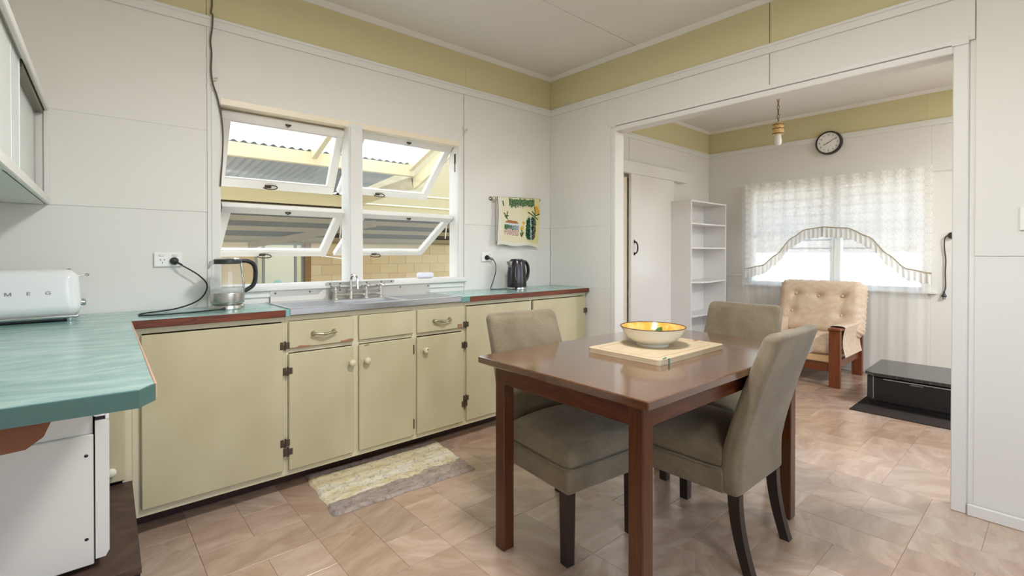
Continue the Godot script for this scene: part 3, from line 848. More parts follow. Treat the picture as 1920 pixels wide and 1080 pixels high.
func kitchen_units() -> void:
	var c := thing("base_cabinet", "cream base cabinet with one wide plain door, left of the sink", "cabinet", Vector3(-2.58, 0, 0.2), 0.0, "cream cabinets under the window")
	frame(c, -2.892, -2.2925, [[-2.858, -2.309]])
	var d := door(c, -2.864, 0.124, -2.305, 0.855)
	leaf_hinge(d, -2.298, 0.742, 0.0); leaf_hinge(d, -2.298, 0.262, 0.0)
	c = thing("base_cabinet", "cream sink cabinet with three doors below three drawer fronts", "cabinet", Vector3(-1.75, 0, 0.2), 0.0, "cream cabinets under the window")
	frame(c, -2.292, -1.2085, [[-2.275, -1.95, 0.702, 0.722], [-1.91, -1.587, 0.702, 0.722], [-1.552, -1.226, 0.702, 0.722]])
	d = door(c, -2.279, 0.725, -1.945, 0.859, "drawer")
	pull(-2.16, -2.055, 0.789, 0.418, d)
	chips(d, [[Vector2(-2.25, 0.7255), Vector2(-2.18, 0.7255), Vector2(-2.17, 0.732), Vector2(-2.21, 0.7345), Vector2(-2.228, 0.737)], [Vector2(-2.02, 0.7255), Vector2(-1.949, 0.7255), Vector2(-1.95, 0.737), Vector2(-1.965, 0.741), Vector2(-2.0, 0.735), Vector2(-2.02, 0.736)]])
	d = door(c, -1.917, 0.725, -1.583, 0.859, "drawer")
	d = door(c, -1.556, 0.722, -1.222, 0.861, "drawer")
	pull(-1.44, -1.33, 0.787, 0.418, d)
	chips(d, [[Vector2(-1.27, 0.727), Vector2(-1.232, 0.727), Vector2(-1.232, 0.748), Vector2(-1.268, 0.75)]])
	d = door(c, -2.28, 0.121, -1.946, 0.699)
	knob(Vector3(-1.963, 0.612, 0.418), d, CREAM_D); leaf_hinge(d, -2.285, 0.615); leaf_hinge(d, -2.285, 0.215)
	d = door(c, -1.917, 0.122, -1.581, 0.699)
	knob(Vector3(-1.878, 0.612, 0.418), d, CREAM_D)
	chips(d, [[Vector2(-1.888, 0.69), Vector2(-1.862, 0.69), Vector2(-1.858, 0.6975), Vector2(-1.885, 0.6975)], [Vector2(-1.602, 0.1235), Vector2(-1.583, 0.1235), Vector2(-1.583, 0.13)]])
	for y in [0.63, 0.19]:
		var h := M(d); h.box(-1.584, y - 0.028, 0.412, -1.5775, y + 0.028, 0.4195, 0.001)
		put(h, "hinge", mat(C(60, 52, 40), 0.6, 0.4), d)
	d = door(c, -1.558, 0.122, -1.222, 0.697)
	knob(Vector3(-1.508, 0.618, 0.418), d, CREAM_D, true); leaf_hinge(d, -1.214, 0.612); leaf_hinge(d, -1.214, 0.235)
	c = thing("base_cabinet", "cream base cabinet with two doors in the right-hand corner", "cabinet", Vector3(-0.6, 0, 0.2), 0.0, "cream cabinets under the window")
	frame(c, -1.208, -0.006, [[-1.19, -0.62], [-0.606, -0.035]])
	d = door(c, -1.197, 0.122, -0.6235, 0.855); leaf_hinge(d, -1.203, 0.742); leaf_hinge(d, -1.203, 0.27)
	d = door(c, -0.603, 0.122, -0.028, 0.855); leaf_hinge(d, -0.028, 0.742); leaf_hinge(d, -0.028, 0.27)
	c = thing("base_cabinet", "cream corner cabinet with a white knob, behind the white oven", "cabinet", Vector3(-3.25, 0, 0.2), 0.0, "cream cabinets under the window")
	frame(c, -3.6, -2.8925, [[-3.5, -2.925]])
	d = door(c, -3.51, 0.27, -2.915, 0.855)
	knob(Vector3(-2.962, 0.32, 0.418), d, mat(C(232, 228, 206), 0.35))
	# worktops
	var seam := 0.0012
	c = thing("worktop", "green marbled laminate worktop under the window, left of the sink", "worktop", Vector3(-2.9, 0.885, 0.2))
	var b := M(c); b.box(-3.61, 0.886, 0.003, -2.2785, 0.9213, 0.428, 0.002); put(b, "laminate_top", LAMI, c)
	b = M(c); b.box(-2.896, 0.8865, 0.4283, -2.299, 0.92, 0.436, 0.003); put(b, "timber_edge", TEAK, c)
	b = M(c); b.box(-2.2988, 0.8865, 0.4283, -2.2785, 0.9213, 0.435, 0.002); put(b, "laminate_edge", mat(C(126, 170, 168), 0.3), c)
	c = thing("worktop", "green marbled laminate worktop right of the sink, in the corner", "worktop", Vector3(-0.6, 0.885, 0.2))
	b = M(c); b.box(-1.2475, 0.886, 0.003, -0.002, 0.9213, 0.428, 0.002); put(b, "laminate_top", LAMI, c)
	b = M(c); b.box(-1.18, 0.8865, 0.4283, -0.002, 0.92, 0.436, 0.003); put(b, "timber_edge", TEAK, c)
	b = M(c); b.box(-1.2475, 0.8865, 0.4283, -1.1803, 0.9213, 0.435, 0.002); put(b, "laminate_edge", mat(C(104, 150, 138), 0.3), c)

func sink_and_taps() -> void:
	var s := thing("sink", "stainless steel sink with a drainer each side and a splashback", "sink", Vector3(-1.763, 0.885, 0.22))
	var b := M(s)
	var y := 0.9235
	var bx0 := -1.955
	var bx1 := -1.625
	var bz0 := 0.125
	var bz1 := 0.375
	b.box(-2.278, y - 0.006, 0.012, bx0, y, 0.43, 0.0015); b.box(bx1, y - 0.006, 0.012, -1.248, y, 0.43, 0.0015); b.box(bx0, y - 0.006, 0.012, bx1, y, bz0, 0.0015); b.box(bx0, y - 0.006, bz1, bx1, y, 0.43, 0.0015)
	b.box(-2.2775, 0.892, 0.428, -1.2485, y, 0.4345, 0.002)
	b.box(-1.2495, y - 0.002, 0.012, -1.2455, y + 0.004, 0.43, 0.001); b.box(-2.2805, y - 0.002, 0.012, -2.2765, y + 0.003, 0.43, 0.001)
	put(b, "sink_top", STEEL, s)
	b = M(s)
	var lo := y - 0.17
	var k := 0.03
	var ring := func(d: float, h: float) -> Array: return [Vector3(bx0 + d, h, bz0 + d), Vector3(bx0 + d, h, bz1 - d), Vector3(bx1 - d, h, bz1 - d), Vector3(bx1 - d, h, bz0 + d)]
	var rs := [ring.call(0.0, y - 0.003), ring.call(0.004, y - 0.01), ring.call(0.01, lo + k), ring.call(k, lo)]
	for i in 3:
		for e in 4: b.quad(rs[i][(e + 1) % 4], rs[i][e], rs[i + 1][e], rs[i + 1][(e + 1) % 4])
	b.quad(rs[3][0], rs[3][1], rs[3][2], rs[3][3])
	put(b, "bowl", STEEL, s, 50)
	for side in [[-2.25, -1.99], [-1.59, -1.28]]:
		for i in 7:
			b = M(s)
			var z := 0.13 + i * 0.038
			b.box(side[0], y, z, side[1], y + 0.0018, z + 0.01, 0.0008)
			put(b, "drainer_ridge", STEEL, s)
	b = M(s)      # the splashback plate with its raised middle, folded over the sill
	b.prism(PackedVector2Array([Vector2(-2.257, 0.9235), Vector2(-1.22, 0.9235), Vector2(-1.22, 0.984), Vector2(-1.235, 0.985), Vector2(-1.515, 0.985), Vector2(-1.515, 1.006), Vector2(-1.955, 1.006), Vector2(-1.955, 0.985), Vector2(-2.257, 0.985)]), Vector3(0, 0, 0.0125), Vector3(1, 0, 0), Vector3(0, 1, 0), Vector3(0, 0, 0.0025))
	b.prism(PackedVector2Array([Vector2(-1.958, 1.004), Vector2(-1.512, 1.004), Vector2(-1.508, 1.01), Vector2(-1.508, 1.0235), Vector2(-1.95, 1.0235), Vector2(-1.96, 1.018)]), Vector3(0, 0, 0.0385), Vector3(1, 0, 0), Vector3(0, 1, 0), Vector3(0, 0, 0.0018))
	put(b, "splashback", mat(C(184, 180, 170), 0.38, 0.75), s)
	b = M(s)
	for q in [[-2.23, 0.972, 0.015], [-2.04, 0.972, 0.015], [-1.86, 0.972, 0.015], [-1.45, 0.972, 0.015], [-1.236, 0.972, 0.015], [-1.93, 1.014, 0.0402], [-1.87, 1.014, 0.0402], [-1.70, 1.014, 0.0402], [-1.60, 1.014, 0.0402], [-1.53, 1.014, 0.0402]]:
		b.ball(Vector3(q[0], q[1], q[2]), Vector3(0.0055, 0.0055, 0.002), 10)
	put(b, "screw_head", mat(C(90, 86, 78), 0.5, 0.6), s)
	b = M(s)   # painted lower strip under the left part of the plate
	b.prism(PackedVector2Array([Vector2(-2.255, 0.9245), Vector2(-1.965, 0.9245), Vector2(-1.95, 0.94), Vector2(-1.945, 0.983), Vector2(-1.965, 0.979), Vector2(-1.995, 0.953), Vector2(-2.255, 0.951)]), Vector3(0, 0, 0.015), Vector3(1, 0, 0), Vector3(0, 1, 0), Vector3(0, 0, 0.002))
	put(b, "painted_strip", mat(C(214, 210, 200), 0.5), s)
	var t := thing("tap_set", "old chrome wall pipe with swan-neck spout and three taps over the sink", "tap", Vector3(-1.76, 0.9235, 0.07))
	b = M(t)
	b.tube([Vector3(-1.905, 0.948, 0.07), Vector3(-1.612, 0.948, 0.07)], 0.0095, 10)
	put(b, "pipe", mat(C(204, 198, 186), 0.25, 0.8), t)
	var old := mat(C(204, 202, 186), 0.25, 0.75)
	for x in [-1.91, -1.718, -1.62]:
		b = M(t)
		b.lathe([Vector2(0.0, 0.9235), Vector2(0.019, 0.9235), Vector2(0.019, 0.929), Vector2(0.0125, 0.932), Vector2(0.0125, 0.962), Vector2(0.016, 0.964), Vector2(0.016, 0.972), Vector2(0.009, 0.976), Vector2(0.006, 0.996), Vector2(0.0, 0.996)], Vector3(x, 0, 0.07), 12)
		put(b, "tap_body", old, t)
		b = M(t)
		var a := 0.6 if x < -1.8 else 0.1
		for m in 2:
			var dx := Vector3(cos(a + m * PI / 2), 0.12 if m == 0 else 0.0, -sin(a + m * PI / 2)) * 0.03
			b.tube([Vector3(x, 0.999, 0.07) - dx, Vector3(x, 1.001, 0.07) - dx * 0.3, Vector3(x, 1.001, 0.07) + dx * 0.3, Vector3(x, 0.999, 0.07) + dx], [0.006, 0.0055, 0.0055, 0.006], 8)
		put(b, "tap_handle", CHROME, t)
	b = M(t)
	b.lathe([Vector2(0.0, 0.9235), Vector2(0.014, 0.9235), Vector2(0.012, 0.968), Vector2(0.015, 0.97), Vector2(0.015, 0.976), Vector2(0.008, 0.98), Vector2(0.0, 0.98)], Vector3(-1.815, 0, 0.07), 12)
	put(b, "tap_body", old, t)
	b = M(t)
	var sp := []
	for i in 13:
		var q := PI * i / 12.0
		sp.append(Vector3(-1.815 + 0.004 * i / 12.0, 1.035 + 0.032 * sin(q), 0.11 - 0.042 * cos(q)))
	sp.push_front(Vector3(-1.815, 0.975, 0.07)); sp.push_back(Vector3(-1.81, 0.985, 0.155))
	b.tube(sp, 0.0095, 12)
	put(b, "spout", CHROME, t, 50)

# ---------------------------------------------------------------- the run along the left wall
func left_run() -> void:
	var p := thing("worktop", "wide green marbled worktop of the left-hand bench, nearest the camera", "worktop", Vector3(-3.25, 0.885, 1.0))
	var b := M(p)
	b.prism(PackedVector2Array([Vector2(-3.61, 0.4405), Vector2(-2.8985, 0.4405), Vector2(-2.9275, 1.60), Vector2(-2.9285, 1.665), Vector2(-2.958, 1.709), Vector2(-3.61, 1.672)]), Vector3(0, 0.8855, 0), Vector3(1, 0, 0), Vector3(0, 0, 1), Vector3(0, 0.0365, 0))
	put(b, "laminate_top", LAMI, p)
	b = M(p)    # laminate edging round the open end, darker where it is not worn pale
	b.prism(PackedVector2Array([Vector2(-3.61, 1.6725), Vector2(-2.9585, 1.7095), Vector2(-2.928, 1.6655), Vector2(-2.9255, 1.668), Vector2(-2.957, 1.713), Vector2(-3.61, 1.676)]), Vector3(0, 0.885, 0), Vector3(1, 0, 0), Vector3(0, 0, 1), Vector3(0, 0.0355, 0))
	put(b, "laminate_edge", mat(C(74, 106, 98), 0.4), p)
	b = M(p); b.bar(Vector3(-2.896, 0.903, 0.4405), Vector3(-2.925, 0.903, 1.66), 0.005, 0.034, 0.001)
	put(b, "timber_edge", mat(C(214, 168, 140), 0.4), p)
	b = M(p)    # timber bearer under the overhang
	b.prism(PackedVector2Array([Vector2(-3.61, 0.885), Vector2(-3.083, 0.885), Vector2(-3.10, 0.842), Vector2(-3.125, 0.823), Vector2(-3.61, 0.80)]), Vector3(0, 0, 1.60), Vector3(1, 0, 0), Vector3(0, 1, 0), Vector3(0, 0, 0.04))
	put(b, "bearer", mat(C(118, 70, 40), 0.7), p)
	var h := thing("hearth_plinth", "dark brown raised plinth under the white oven", "plinth", Vector3(-3.25, 0, 0.77))
	b = M(h)
	b.prism(PackedVector2Array([Vector2(-3.6, 0.402), Vector2(-2.893, 0.402), Vector2(-2.913, 1.124), Vector2(-3.6, 1.124)]), Vector3(0, 0.238, 0), Vector3(1, 0, 0), Vector3(0, 0, 1), Vector3(0, 0.019, 0))
	var nb := noise(81, 1.0, 4)
	put(b, "top_board", tex(paint(128, 128, func(x: int, y: int) -> Color: return C(66, 48, 40).lerp(C(88, 68, 58), clampf(0.5 + cyc(nb, x / 128.0, y / 128.0, 2.0, 2.5), 0, 1))), 0.5, 0.4), h)
	b = M(h)
	b.prism(PackedVector2Array([Vector2(-3.6, 0.402), Vector2(-2.896, 0.402), Vector2(-2.916, 1.121), Vector2(-3.6, 1.121)]), Vector3(0, 0.0, 0), Vector3(1, 0, 0), Vector3(0, 0, 1), Vector3(0, 0.238, 0))
	put(b, "base", mat(C(28, 22, 20), 0.6), h)
	# oven seen from its side
	var o := thing("oven", "white built-in oven under the left bench, seen from the side", "oven", Vector3(-3.3, 0.257, 0.8))
	var enamel := mat(C(226, 222, 212), 0.35)
	b = M(o)
	b.box(-3.6, 0.272, 0.53, -3.02, 0.661, 1.045, 0.003); b.box(-3.6, 0.661, 0.53, -3.0215, 0.885, 1.036, 0.002)
	put(b, "body", enamel, o)
	b = M(o)
	for x in [-3.07, -3.5]:
		for z in [0.6, 0.99]: b.lathe([Vector2(0, 0.257), Vector2(0.018, 0.257), Vector2(0.014, 0.273), Vector2(0, 0.273)], Vector3(x, 0, z), 10)
	put(b, "foot", BLACK, o)
	b = M(o)
	b.prism(PackedVector2Array([Vector2(-3.017, 0.288), Vector2(-2.994, 0.288), Vector2(-2.985, 0.305), Vector2(-2.984, 0.69), Vector2(-2.99, 0.7), Vector2(-3.017, 0.7)]), Vector3(0, 0, 0.535), Vector3(1, 0, 0), Vector3(0, 1, 0), Vector3(0, 0, 0.513))
	put(b, "oven_door", enamel, o)
	b = M(o); b.box(-3.0165, 0.700, 0.545, -2.996, 0.711, 1.044, 0.002)
	put(b, "door_handle", BLACK, o)
	b = M(o); b.box(-3.0205, 0.713, 0.535, -3.0145, 0.885, 1.046, 0.001); b.box(-3.011, 0.713, 0.535, -3.004, 0.885, 1.046, 0.001); b.box(-2.994, 0.700, 0.535, -2.985, 0.885, 1.047, 0.002); b.box(-3.0165, 0.711, 0.535, -2.99, 0.716, 1.045, 0.001)
	put(b, "fascia", mat(C(244, 243, 240), 0.25), o)
	b = M(o); b.box(-3.004, 0.716, 0.54, -2.994, 0.885, 1.042, 0.001)
	put(b, "fascia_glass", mat(C(108, 100, 98), 0.15), o)
	b = M(o)
	for y in [0.60, 0.352]: b.ball(Vector3(-3.037, y, 1.045), Vector3(0.005, 0.0045, 0.002), 10)
	put(b, "screw", BLACK, o)
	# wall cupboard with sliding glass doors
	var w := thing("wall_cupboard", "white wall cupboard with sliding frosted glass doors, top left", "cupboard", Vector3(-3.16, 1.413, 0.002), deg_to_rad(-1.57))
	b = M(w, false)    # local: x = 0 is the front, z runs along the wall towards the camera
	var Lz := 2.3
	b.box(-0.42, 0.0, 0.0, 0.0, 0.024, Lz, 0.002); b.box(-0.42, 0.42, 0.0, -0.002, 0.438, Lz, 0.002); b.box(-0.42, 0.024, 0.0, -0.405, 0.42, Lz); b.box(-0.405, 0.024, 0.0, -0.001, 0.42, 0.014, 0.001); b.box(-0.405, 0.024, Lz - 0.016, 0.0, 0.42, Lz)
	put(b, "carcass", WHITE, w)
	b = M(w, false)
	b.box(-0.008, 0.0, 0.0, 0.010, 0.034, Lz, 0.003); b.box(-0.006, 0.408, 0.0, 0.008, 0.44, Lz, 0.003); b.box(-0.008, 0.034, 0.0, 0.009, 0.408, 0.022, 0.002)
	put(b, "front_rail", GLOSS, w)
	b = M(w, false)
	b.box(-0.055, 0.392, 0.022, -0.008, 0.4195, 0.70, 0.002); b.box(-0.05, 0.024, 0.014, -0.008, 0.032, Lz - 0.02, 0.001)
	put(b, "door_track", mat(C(104, 100, 84), 0.35, 0.6), w)
	var fro := mat(C(228, 232, 226), 0.25)
	b = M(w, false); b.box(-0.018, 0.03, 0.728, -0.013, 0.415, Lz - 0.03, 0.001)
	put(b, "glass_door", fro, w)
	b = M(w, false); b.box(-0.0195, 0.03, 0.718, -0.0115, 0.415, 0.734, 0.002); b.box(-0.0185, 0.03, 0.898, -0.0122, 0.415, 0.906, 0.001)
	put(b, "polished_edge", mat(C(236, 246, 240), 0.05), w)
	b = M(w, false); b.box(-0.040, 0.03, 0.03, -0.035, 0.395, 0.80, 0.001)
	put(b, "glass_door", fro, w)
	b = M(w, false); b.box(-0.033, 0.032, 0.055, -0.0305, 0.392, 0.06); b.box(-0.0335, 0.032, 0.03, -0.033, 0.392, 0.0325)
	put(b, "door_stop", mat(C(170, 166, 154), 0.4), w)

# ---------------------------------------------------------------- things on the worktops and the sill
func letter(t: String, px: float, at: Transform3D, m: Material, parent: Node, called := "letter", depth := 0.001) -> void:
	var tm := TextMesh.new()
	var f := SystemFont.new()
	f.font_names = PackedStringArray(["Droid Sans"])
	tm.font = f; tm.text = t; tm.font_size = 64; tm.pixel_size = px / 64.0; tm.depth = depth
	var o := MeshInstance3D.new()
	o.mesh = tm; o.material_override = m
	hang(o, called, parent)
	o.transform = at

func counter_things() -> void:
	var t := thing("toaster", "long white enamel toaster with chrome base on the corner worktop", "toaster", Vector3(-3.24, 0.9213, 0.19))
	var b := M(t, false)
	b.rbox(Vector3(0, 0.117, 0), Vector3(0.386, 0.19, 0.19), 0.045, 5, 2, func(q: Vector3) -> Vector3:
		var k := (q.y + 0.095) / 0.19
		var s := 1.0 - 0.10 * pow(clampf(k, 0, 1), 2.5)
		return Vector3(q.x * lerpf(1.02, 0.96, k) * (1.0 if q.x < 0 else lerpf(1.0, 0.99, k)), maxf(q.y, -0.09), q.z * s))
	put(b, "shell", mat(C(238, 238, 234), 0.12), t, 40)
	b = M(t, false); b.rbox(Vector3(0, 0.021, 0), Vector3(0.372, 0.016, 0.178), 0.007, 2, 1)
	put(b, "chrome_base", mat(C(206, 206, 202), 0.15, 0.9), t)
	b = M(t, false); b.box(-0.17, 0.004, -0.075, 0.16, 0.014, 0.075, 0.002)
	put(b, "underside", BLACK, t)
	for x in [-0.165, 0.158]:
		for z in [-0.07, 0.073]:
			b = M(t, false); b.lathe([Vector2(0, 0.0), Vector2(0.011, 0.0), Vector2(0.013, 0.01), Vector2(0.013, 0.024), Vector2(0, 0.024)], Vector3(x, 0, z), 14)
			put(b, "foot", CHROME, t)
	b = M(t, false)
	b.tube([Vector3(0.165, 0.178, 0.0), Vector3(0.208, 0.1855, 0.0)], 0.0032, 6); b.ball(Vector3(0.211, 0.186, 0), Vector3(0.0085, 0.0075, 0.012), 14)
	put(b, "lever", CHROME, t)
	b = M(t, false)
	b.lathe([Vector2(0, 0), Vector2(0.016, 0), Vector2(0.016, 0.012), Vector2(0.013, 0.015), Vector2(0, 0.015)], Vector3(0.192, 0.072, 0.01), 18, Basis(Vector3(0, 0, 1), Vector3(1, 0, 0), Vector3(0, 1, 0)))
	put(b, "dial", CHROME, t)
	b = M(t, false); b.lathe([Vector2(0, 0), Vector2(0.006, 0), Vector2(0.005, 0.004), Vector2(0, 0.005)], Vector3(0.190, 0.068, 0.062), 12, Basis(Vector3(0, 0, 1), Vector3(1, 0, 0), Vector3(0, 1, 0)))
	put(b, "button", mat(C(120, 124, 126), 0.3, 0.6), t)
	b = M(t, false); b.box(-0.16, 0.2105, -0.03, 0.16, 0.2118, -0.01); b.box(-0.16, 0.2105, 0.01, 0.16, 0.2118, 0.03)
	put(b, "slot", BLACK, t)
	for i in 4:
		letter("SMEG"[i], 0.021, Transform3D(Basis.from_scale(Vector3(1.3, 0.85, 1)), Vector3(-0.073 + i * 0.0555, 0.119, 0.0945)), mat(C(150, 146, 142), 0.15, 0.9), t)
	# glass kettle on its base
	var k := thing("glass_kettle", "glass kettle with steel base and black handle, left of the sink", "kettle", Vector3(-2.50, 0.9213, 0.185))
	b = M(k, false)
	b.lathe([Vector2(0, 0.0), Vector2(0.074, 0.0), Vector2(0.076, 0.004), Vector2(0.074, 0.018), Vector2(0.068, 0.023), Vector2(0, 0.023)], Vector3.ZERO, 36)
	put(b, "power_base", mat(C(196, 192, 182), 0.22, 0.9), k)
	b = M(k, false); b.box(-0.035, 0.002, 0.066, -0.022, 0.014, 0.076, 0.002)
	put(b, "cord_slot", BLACK, k)
	b = M(k, false)
	b.lathe([Vector2(0, 0.024), Vector2(0.066, 0.024), Vector2(0.074, 0.032), Vector2(0.0755, 0.04), Vector2(0.0755, 0.078), Vector2(0.0735, 0.081), Vector2(0, 0.081)], Vector3.ZERO, 36)
	put(b, "steel_band", mat(C(188, 185, 176), 0.26, 0.9), k)
	var gl := mat(C(240, 248, 246, 0.10), 0.0)
	gl.transparency = BaseMaterial3D.TRANSPARENCY_ALPHA
	b = M(k, false)
	b.lathe([Vector2(0.0735, 0.081), Vector2(0.0735, 0.11), Vector2(0.071, 0.15), Vector2(0.066, 0.19), Vector2(0.060, 0.228)], Vector3.ZERO, 36)
	put(b, "glass_body", gl, k, 50)
	b = M(k, false); b.lathe([Vector2(0, 0.1045), Vector2(0.0715, 0.1045), Vector2(0.0725, 0.106), Vector2(0.0715, 0.107), Vector2(0, 0.107)], Vector3.ZERO, 36)
	put(b, "water_surface", gl, k, 50)
	b = M(k, false)
	b.lathe([Vector2(0.0, 0.224), Vector2(0.061, 0.224), Vector2(0.0625, 0.23), Vector2(0.0615, 0.243), Vector2(0.054, 0.249), Vector2(0, 0.251)], Vector3.ZERO, 30)
	put(b, "lid_band", mat(C(52, 54, 52), 0.3), k)
	b = M(k, false)
	b.lathe([Vector2(0.0, 0.2495), Vector2(0.058, 0.2475), Vector2(0.05, 0.254), Vector2(0, 0.2555)], Vector3.ZERO, 30)
	b.bar(Vector3(0.058, 0.245, 0.005), Vector3(0.0735, 0.09, 0.005), 0.022, 0.006, 0.002, Vector3(1, 0, 0))
	put(b, "steel_trim", CHROME, k)
	b = M(k, false)
	b.prism(PackedVector2Array([Vector2(-0.05, 0.243), Vector2(-0.076, 0.236), Vector2(-0.083, 0.2), Vector2(-0.064, 0.224)]), Vector3(0, 0, -0.014), Vector3(1, 0, 0), Vector3(0, 1, 0), Vector3(0, 0, 0.028))
	put(b, "spout", mat(C(126, 126, 120), 0.25, 0.8), k)
	b = M(k, false)
	b.tube(curve([Vector3(0.056, 0.238, 0), Vector3(0.09, 0.237, 0), Vector3(0.118, 0.22, 0), Vector3(0.128, 0.185, 0), Vector3(0.125, 0.14, 0), Vector3(0.112, 0.108, 0), Vector3(0.076, 0.085, 0)]), 0.0135, 10, false, 0.8)
	put(b, "handle", BLACK, k, 50)
	b = M(k)
	b.tube(curve([Vector3(-2.70, 1.157, 0.03), Vector3(-2.675, 1.14, 0.045), Vector3(-2.60, 1.085, 0.05), Vector3(-2.565, 1.03, 0.05), Vector3(-2.60, 0.965, 0.06), Vector3(-2.70, 0.931, 0.11), Vector3(-2.83, 0.926, 0.19), Vector3(-2.855, 0.9255, 0.25), Vector3(-2.80, 0.9255, 0.30), Vector3(-2.68, 0.9255, 0.29), Vector3(-2.58, 0.9255, 0.262), Vector3(-2.528, 0.928, 0.256)], 8), 0.0035, 8)
	put(b, "power_cord", BLACK, k)
	plug(Vector3(-2.70, 1.159, 0.009), k)
	# dark kettle
	k = thing("steel_kettle", "dark grey metal kettle with black handle in the corner", "kettle", Vector3(-0.535, 0.9213, 0.16))
	b = M(k, false)
	b.lathe([Vector2(0, 0), Vector2(0.076, 0), Vector2(0.078, 0.004), Vector2(0.076, 0.016), Vector2(0, 0.016)], Vector3.ZERO, 30)
	put(b, "power_base", mat(C(196, 190, 182), 0.2, 0.9), k)
	b = M(k, false); b.box(-0.062, 0.001, 0.048, -0.048, 0.017, 0.062, 0.002)
	put(b, "cord_slot", BLACK, k)
	b = M(k, false)
	b.lathe([Vector2(0, 0.018), Vector2(0.074, 0.018), Vector2(0.076, 0.024), Vector2(0.0755, 0.06), Vector2(0.072, 0.13), Vector2(0.066, 0.185), Vector2(0.06, 0.214), Vector2(0.054, 0.222), Vector2(0, 0.224)], Vector3.ZERO, 36)
	put(b, "body", mat(C(70, 66, 68), 0.25, 0.85), k, 50)
	b = M(k, false); b.lathe([Vector2(0, 0.222), Vector2(0.048, 0.222), Vector2(0.046, 0.231), Vector2(0, 0.234)], Vector3.ZERO, 24)
	put(b, "lid", mat(C(54, 46, 44), 0.3), k)
	b = M(k, false)
	b.prism(PackedVector2Array([Vector2(-0.045, 0.216), Vector2(-0.088, 0.212), Vector2(-0.064, 0.163)]), Vector3(0, 0, -0.018), Vector3(1, 0, 0), Vector3(0, 1, 0), Vector3(0, 0, 0.036))
	put(b, "spout", mat(C(150, 146, 138), 0.25, 0.85), k)
	b = M(k, false)
	b.tube(curve([Vector3(0.05, 0.212, 0.0), Vector3(0.085, 0.21, 0), Vector3(0.112, 0.185, 0), Vector3(0.122, 0.14, 0), Vector3(0.112, 0.09, 0), Vector3(0.088, 0.058, 0), Vector3(0.074, 0.035, 0)]), 0.0145, 10, false, 0.8)
	b.ball(Vector3(0.098, 0.208, 0), Vector3(0.012, 0.008, 0.008), 10)
	put(b, "handle", BLACK, k, 50)
	b = M(k, false)
	var g := []
	for i in 20:
		var a := TAU * i / 20.0
		var yy := 0.125 + 0.05 * signf(sin(a)) * pow(absf(sin(a)), 0.5)
		var off := 0.014 * signf(cos(a)) * pow(absf(cos(a)), 0.6)
		var rr := lerpf(0.0765, 0.066, (yy - 0.06) / 0.125)
		g.append(Vector3(-sin(0.66 - off / 0.072) * rr, yy, cos(0.66 - off / 0.072) * rr))
	b.tube(g, 0.0018, 6, true)
	put(b, "water_gauge", mat(C(120, 128, 120), 0.2, 0.4), k)
	b = M(k)
	b.tube(curve([Vector3(-0.708, 1.163, 0.03), Vector3(-0.685, 1.158, 0.045), Vector3(-0.655, 1.11, 0.05), Vector3(-0.655, 1.05, 0.05), Vector3(-0.69, 0.98, 0.06), Vector3(-0.735, 0.93, 0.09), Vector3(-0.72, 0.9255, 0.11), Vector3(-0.65, 0.927, 0.16), Vector3(-0.59, 0.928, 0.216)], 8), 0.0032, 8)
	put(b, "power_cord", BLACK, k)
	plug(Vector3(-0.710, 1.164, 0.009), k)
	b = M(); b.rbox(Vector3(-1.232, 1.043, -0.03), Vector3(0.115, 0.04, 0.065), 0.017, 4, 1)
	tag(put(b, "soap_bar", mat(C(226, 226, 234), 0.45)), "white oval bar of soap on the window sill", "soap")
	var m := thing("bath_mat", "cream and mauve striped mat on the floor before the sink", "mat", Vector3(-1.78, 0, 0.53))
	b = M(m)
	var nm := noise(44, 1.0, 4)
	var mt := tex(paint(512, 256, func(x: int, y: int) -> Color:
		var u := x / 512.0
		var v := y / 256.0 + nm.get_noise_2d(u * 5.0, y / 256.0 * 6.0) * 0.035
		var f := nm.get_noise_2d(u * 46.0, v * 40.0) * 0.5 + nm.get_noise_2d(u * 13.0, v * 13.0) * 0.5
		var gray := C(166, 152, 144)
		var cream := C(220, 203, 160)
		var pale := C(232, 225, 204)
		var c := gray
		if v < 0.13: c = gray
		elif v < 0.40: c = cream.lerp(pale, clampf(u * 0.4 + nm.get_noise_2d(u * 4.0, v * 20.0), 0, 1))
		elif v < 0.60: c = pale.lerp(cream, clampf(0.2 + nm.get_noise_2d(u * 5.0, v * 9.0), 0, 1))
		elif v < 0.78 - 0.10 * u: c = cream.lerp(pale, clampf(0.4 + nm.get_noise_2d(u * 6.0, v * 16.0) * 1.5, 0, 1))
		else: c = gray.lerp(C(190, 172, 156), clampf(u * 0.7 + nm.get_noise_2d(u * 7.0, v * 9.0), 0, 1))
		return c.darkened(clampf(f * 0.45, 0, 0.4))), 0.95, 0.1)
	b.grid(func(u: float, v: float) -> Vector3:
		var a := Vector3(-2.157, 0, 0.263).lerp(Vector3(-1.362, 0, 0.296), u)
		var c := Vector3(-2.191, 0, 0.765).lerp(Vector3(-1.412, 0, 0.800), u)
		var p := a.lerp(c, v)
		p.z += 0.004 * sin(u * 23.0) * (1.0 if v > 0.5 else -0.6)
		p.x += 0.004 * sin(v * 19.0)
		p.y = (0.011 + 0.0035 * nm.get_noise_2d(u * 30.0, v * 18.0) + 0.002 * sin(v * 40.0)) if u > 0.001 and u < 0.999 and v > 0.001 and v < 0.999 else 0.001
		return p, 72, 44)
	put(b, "pile", mt, m, 60)

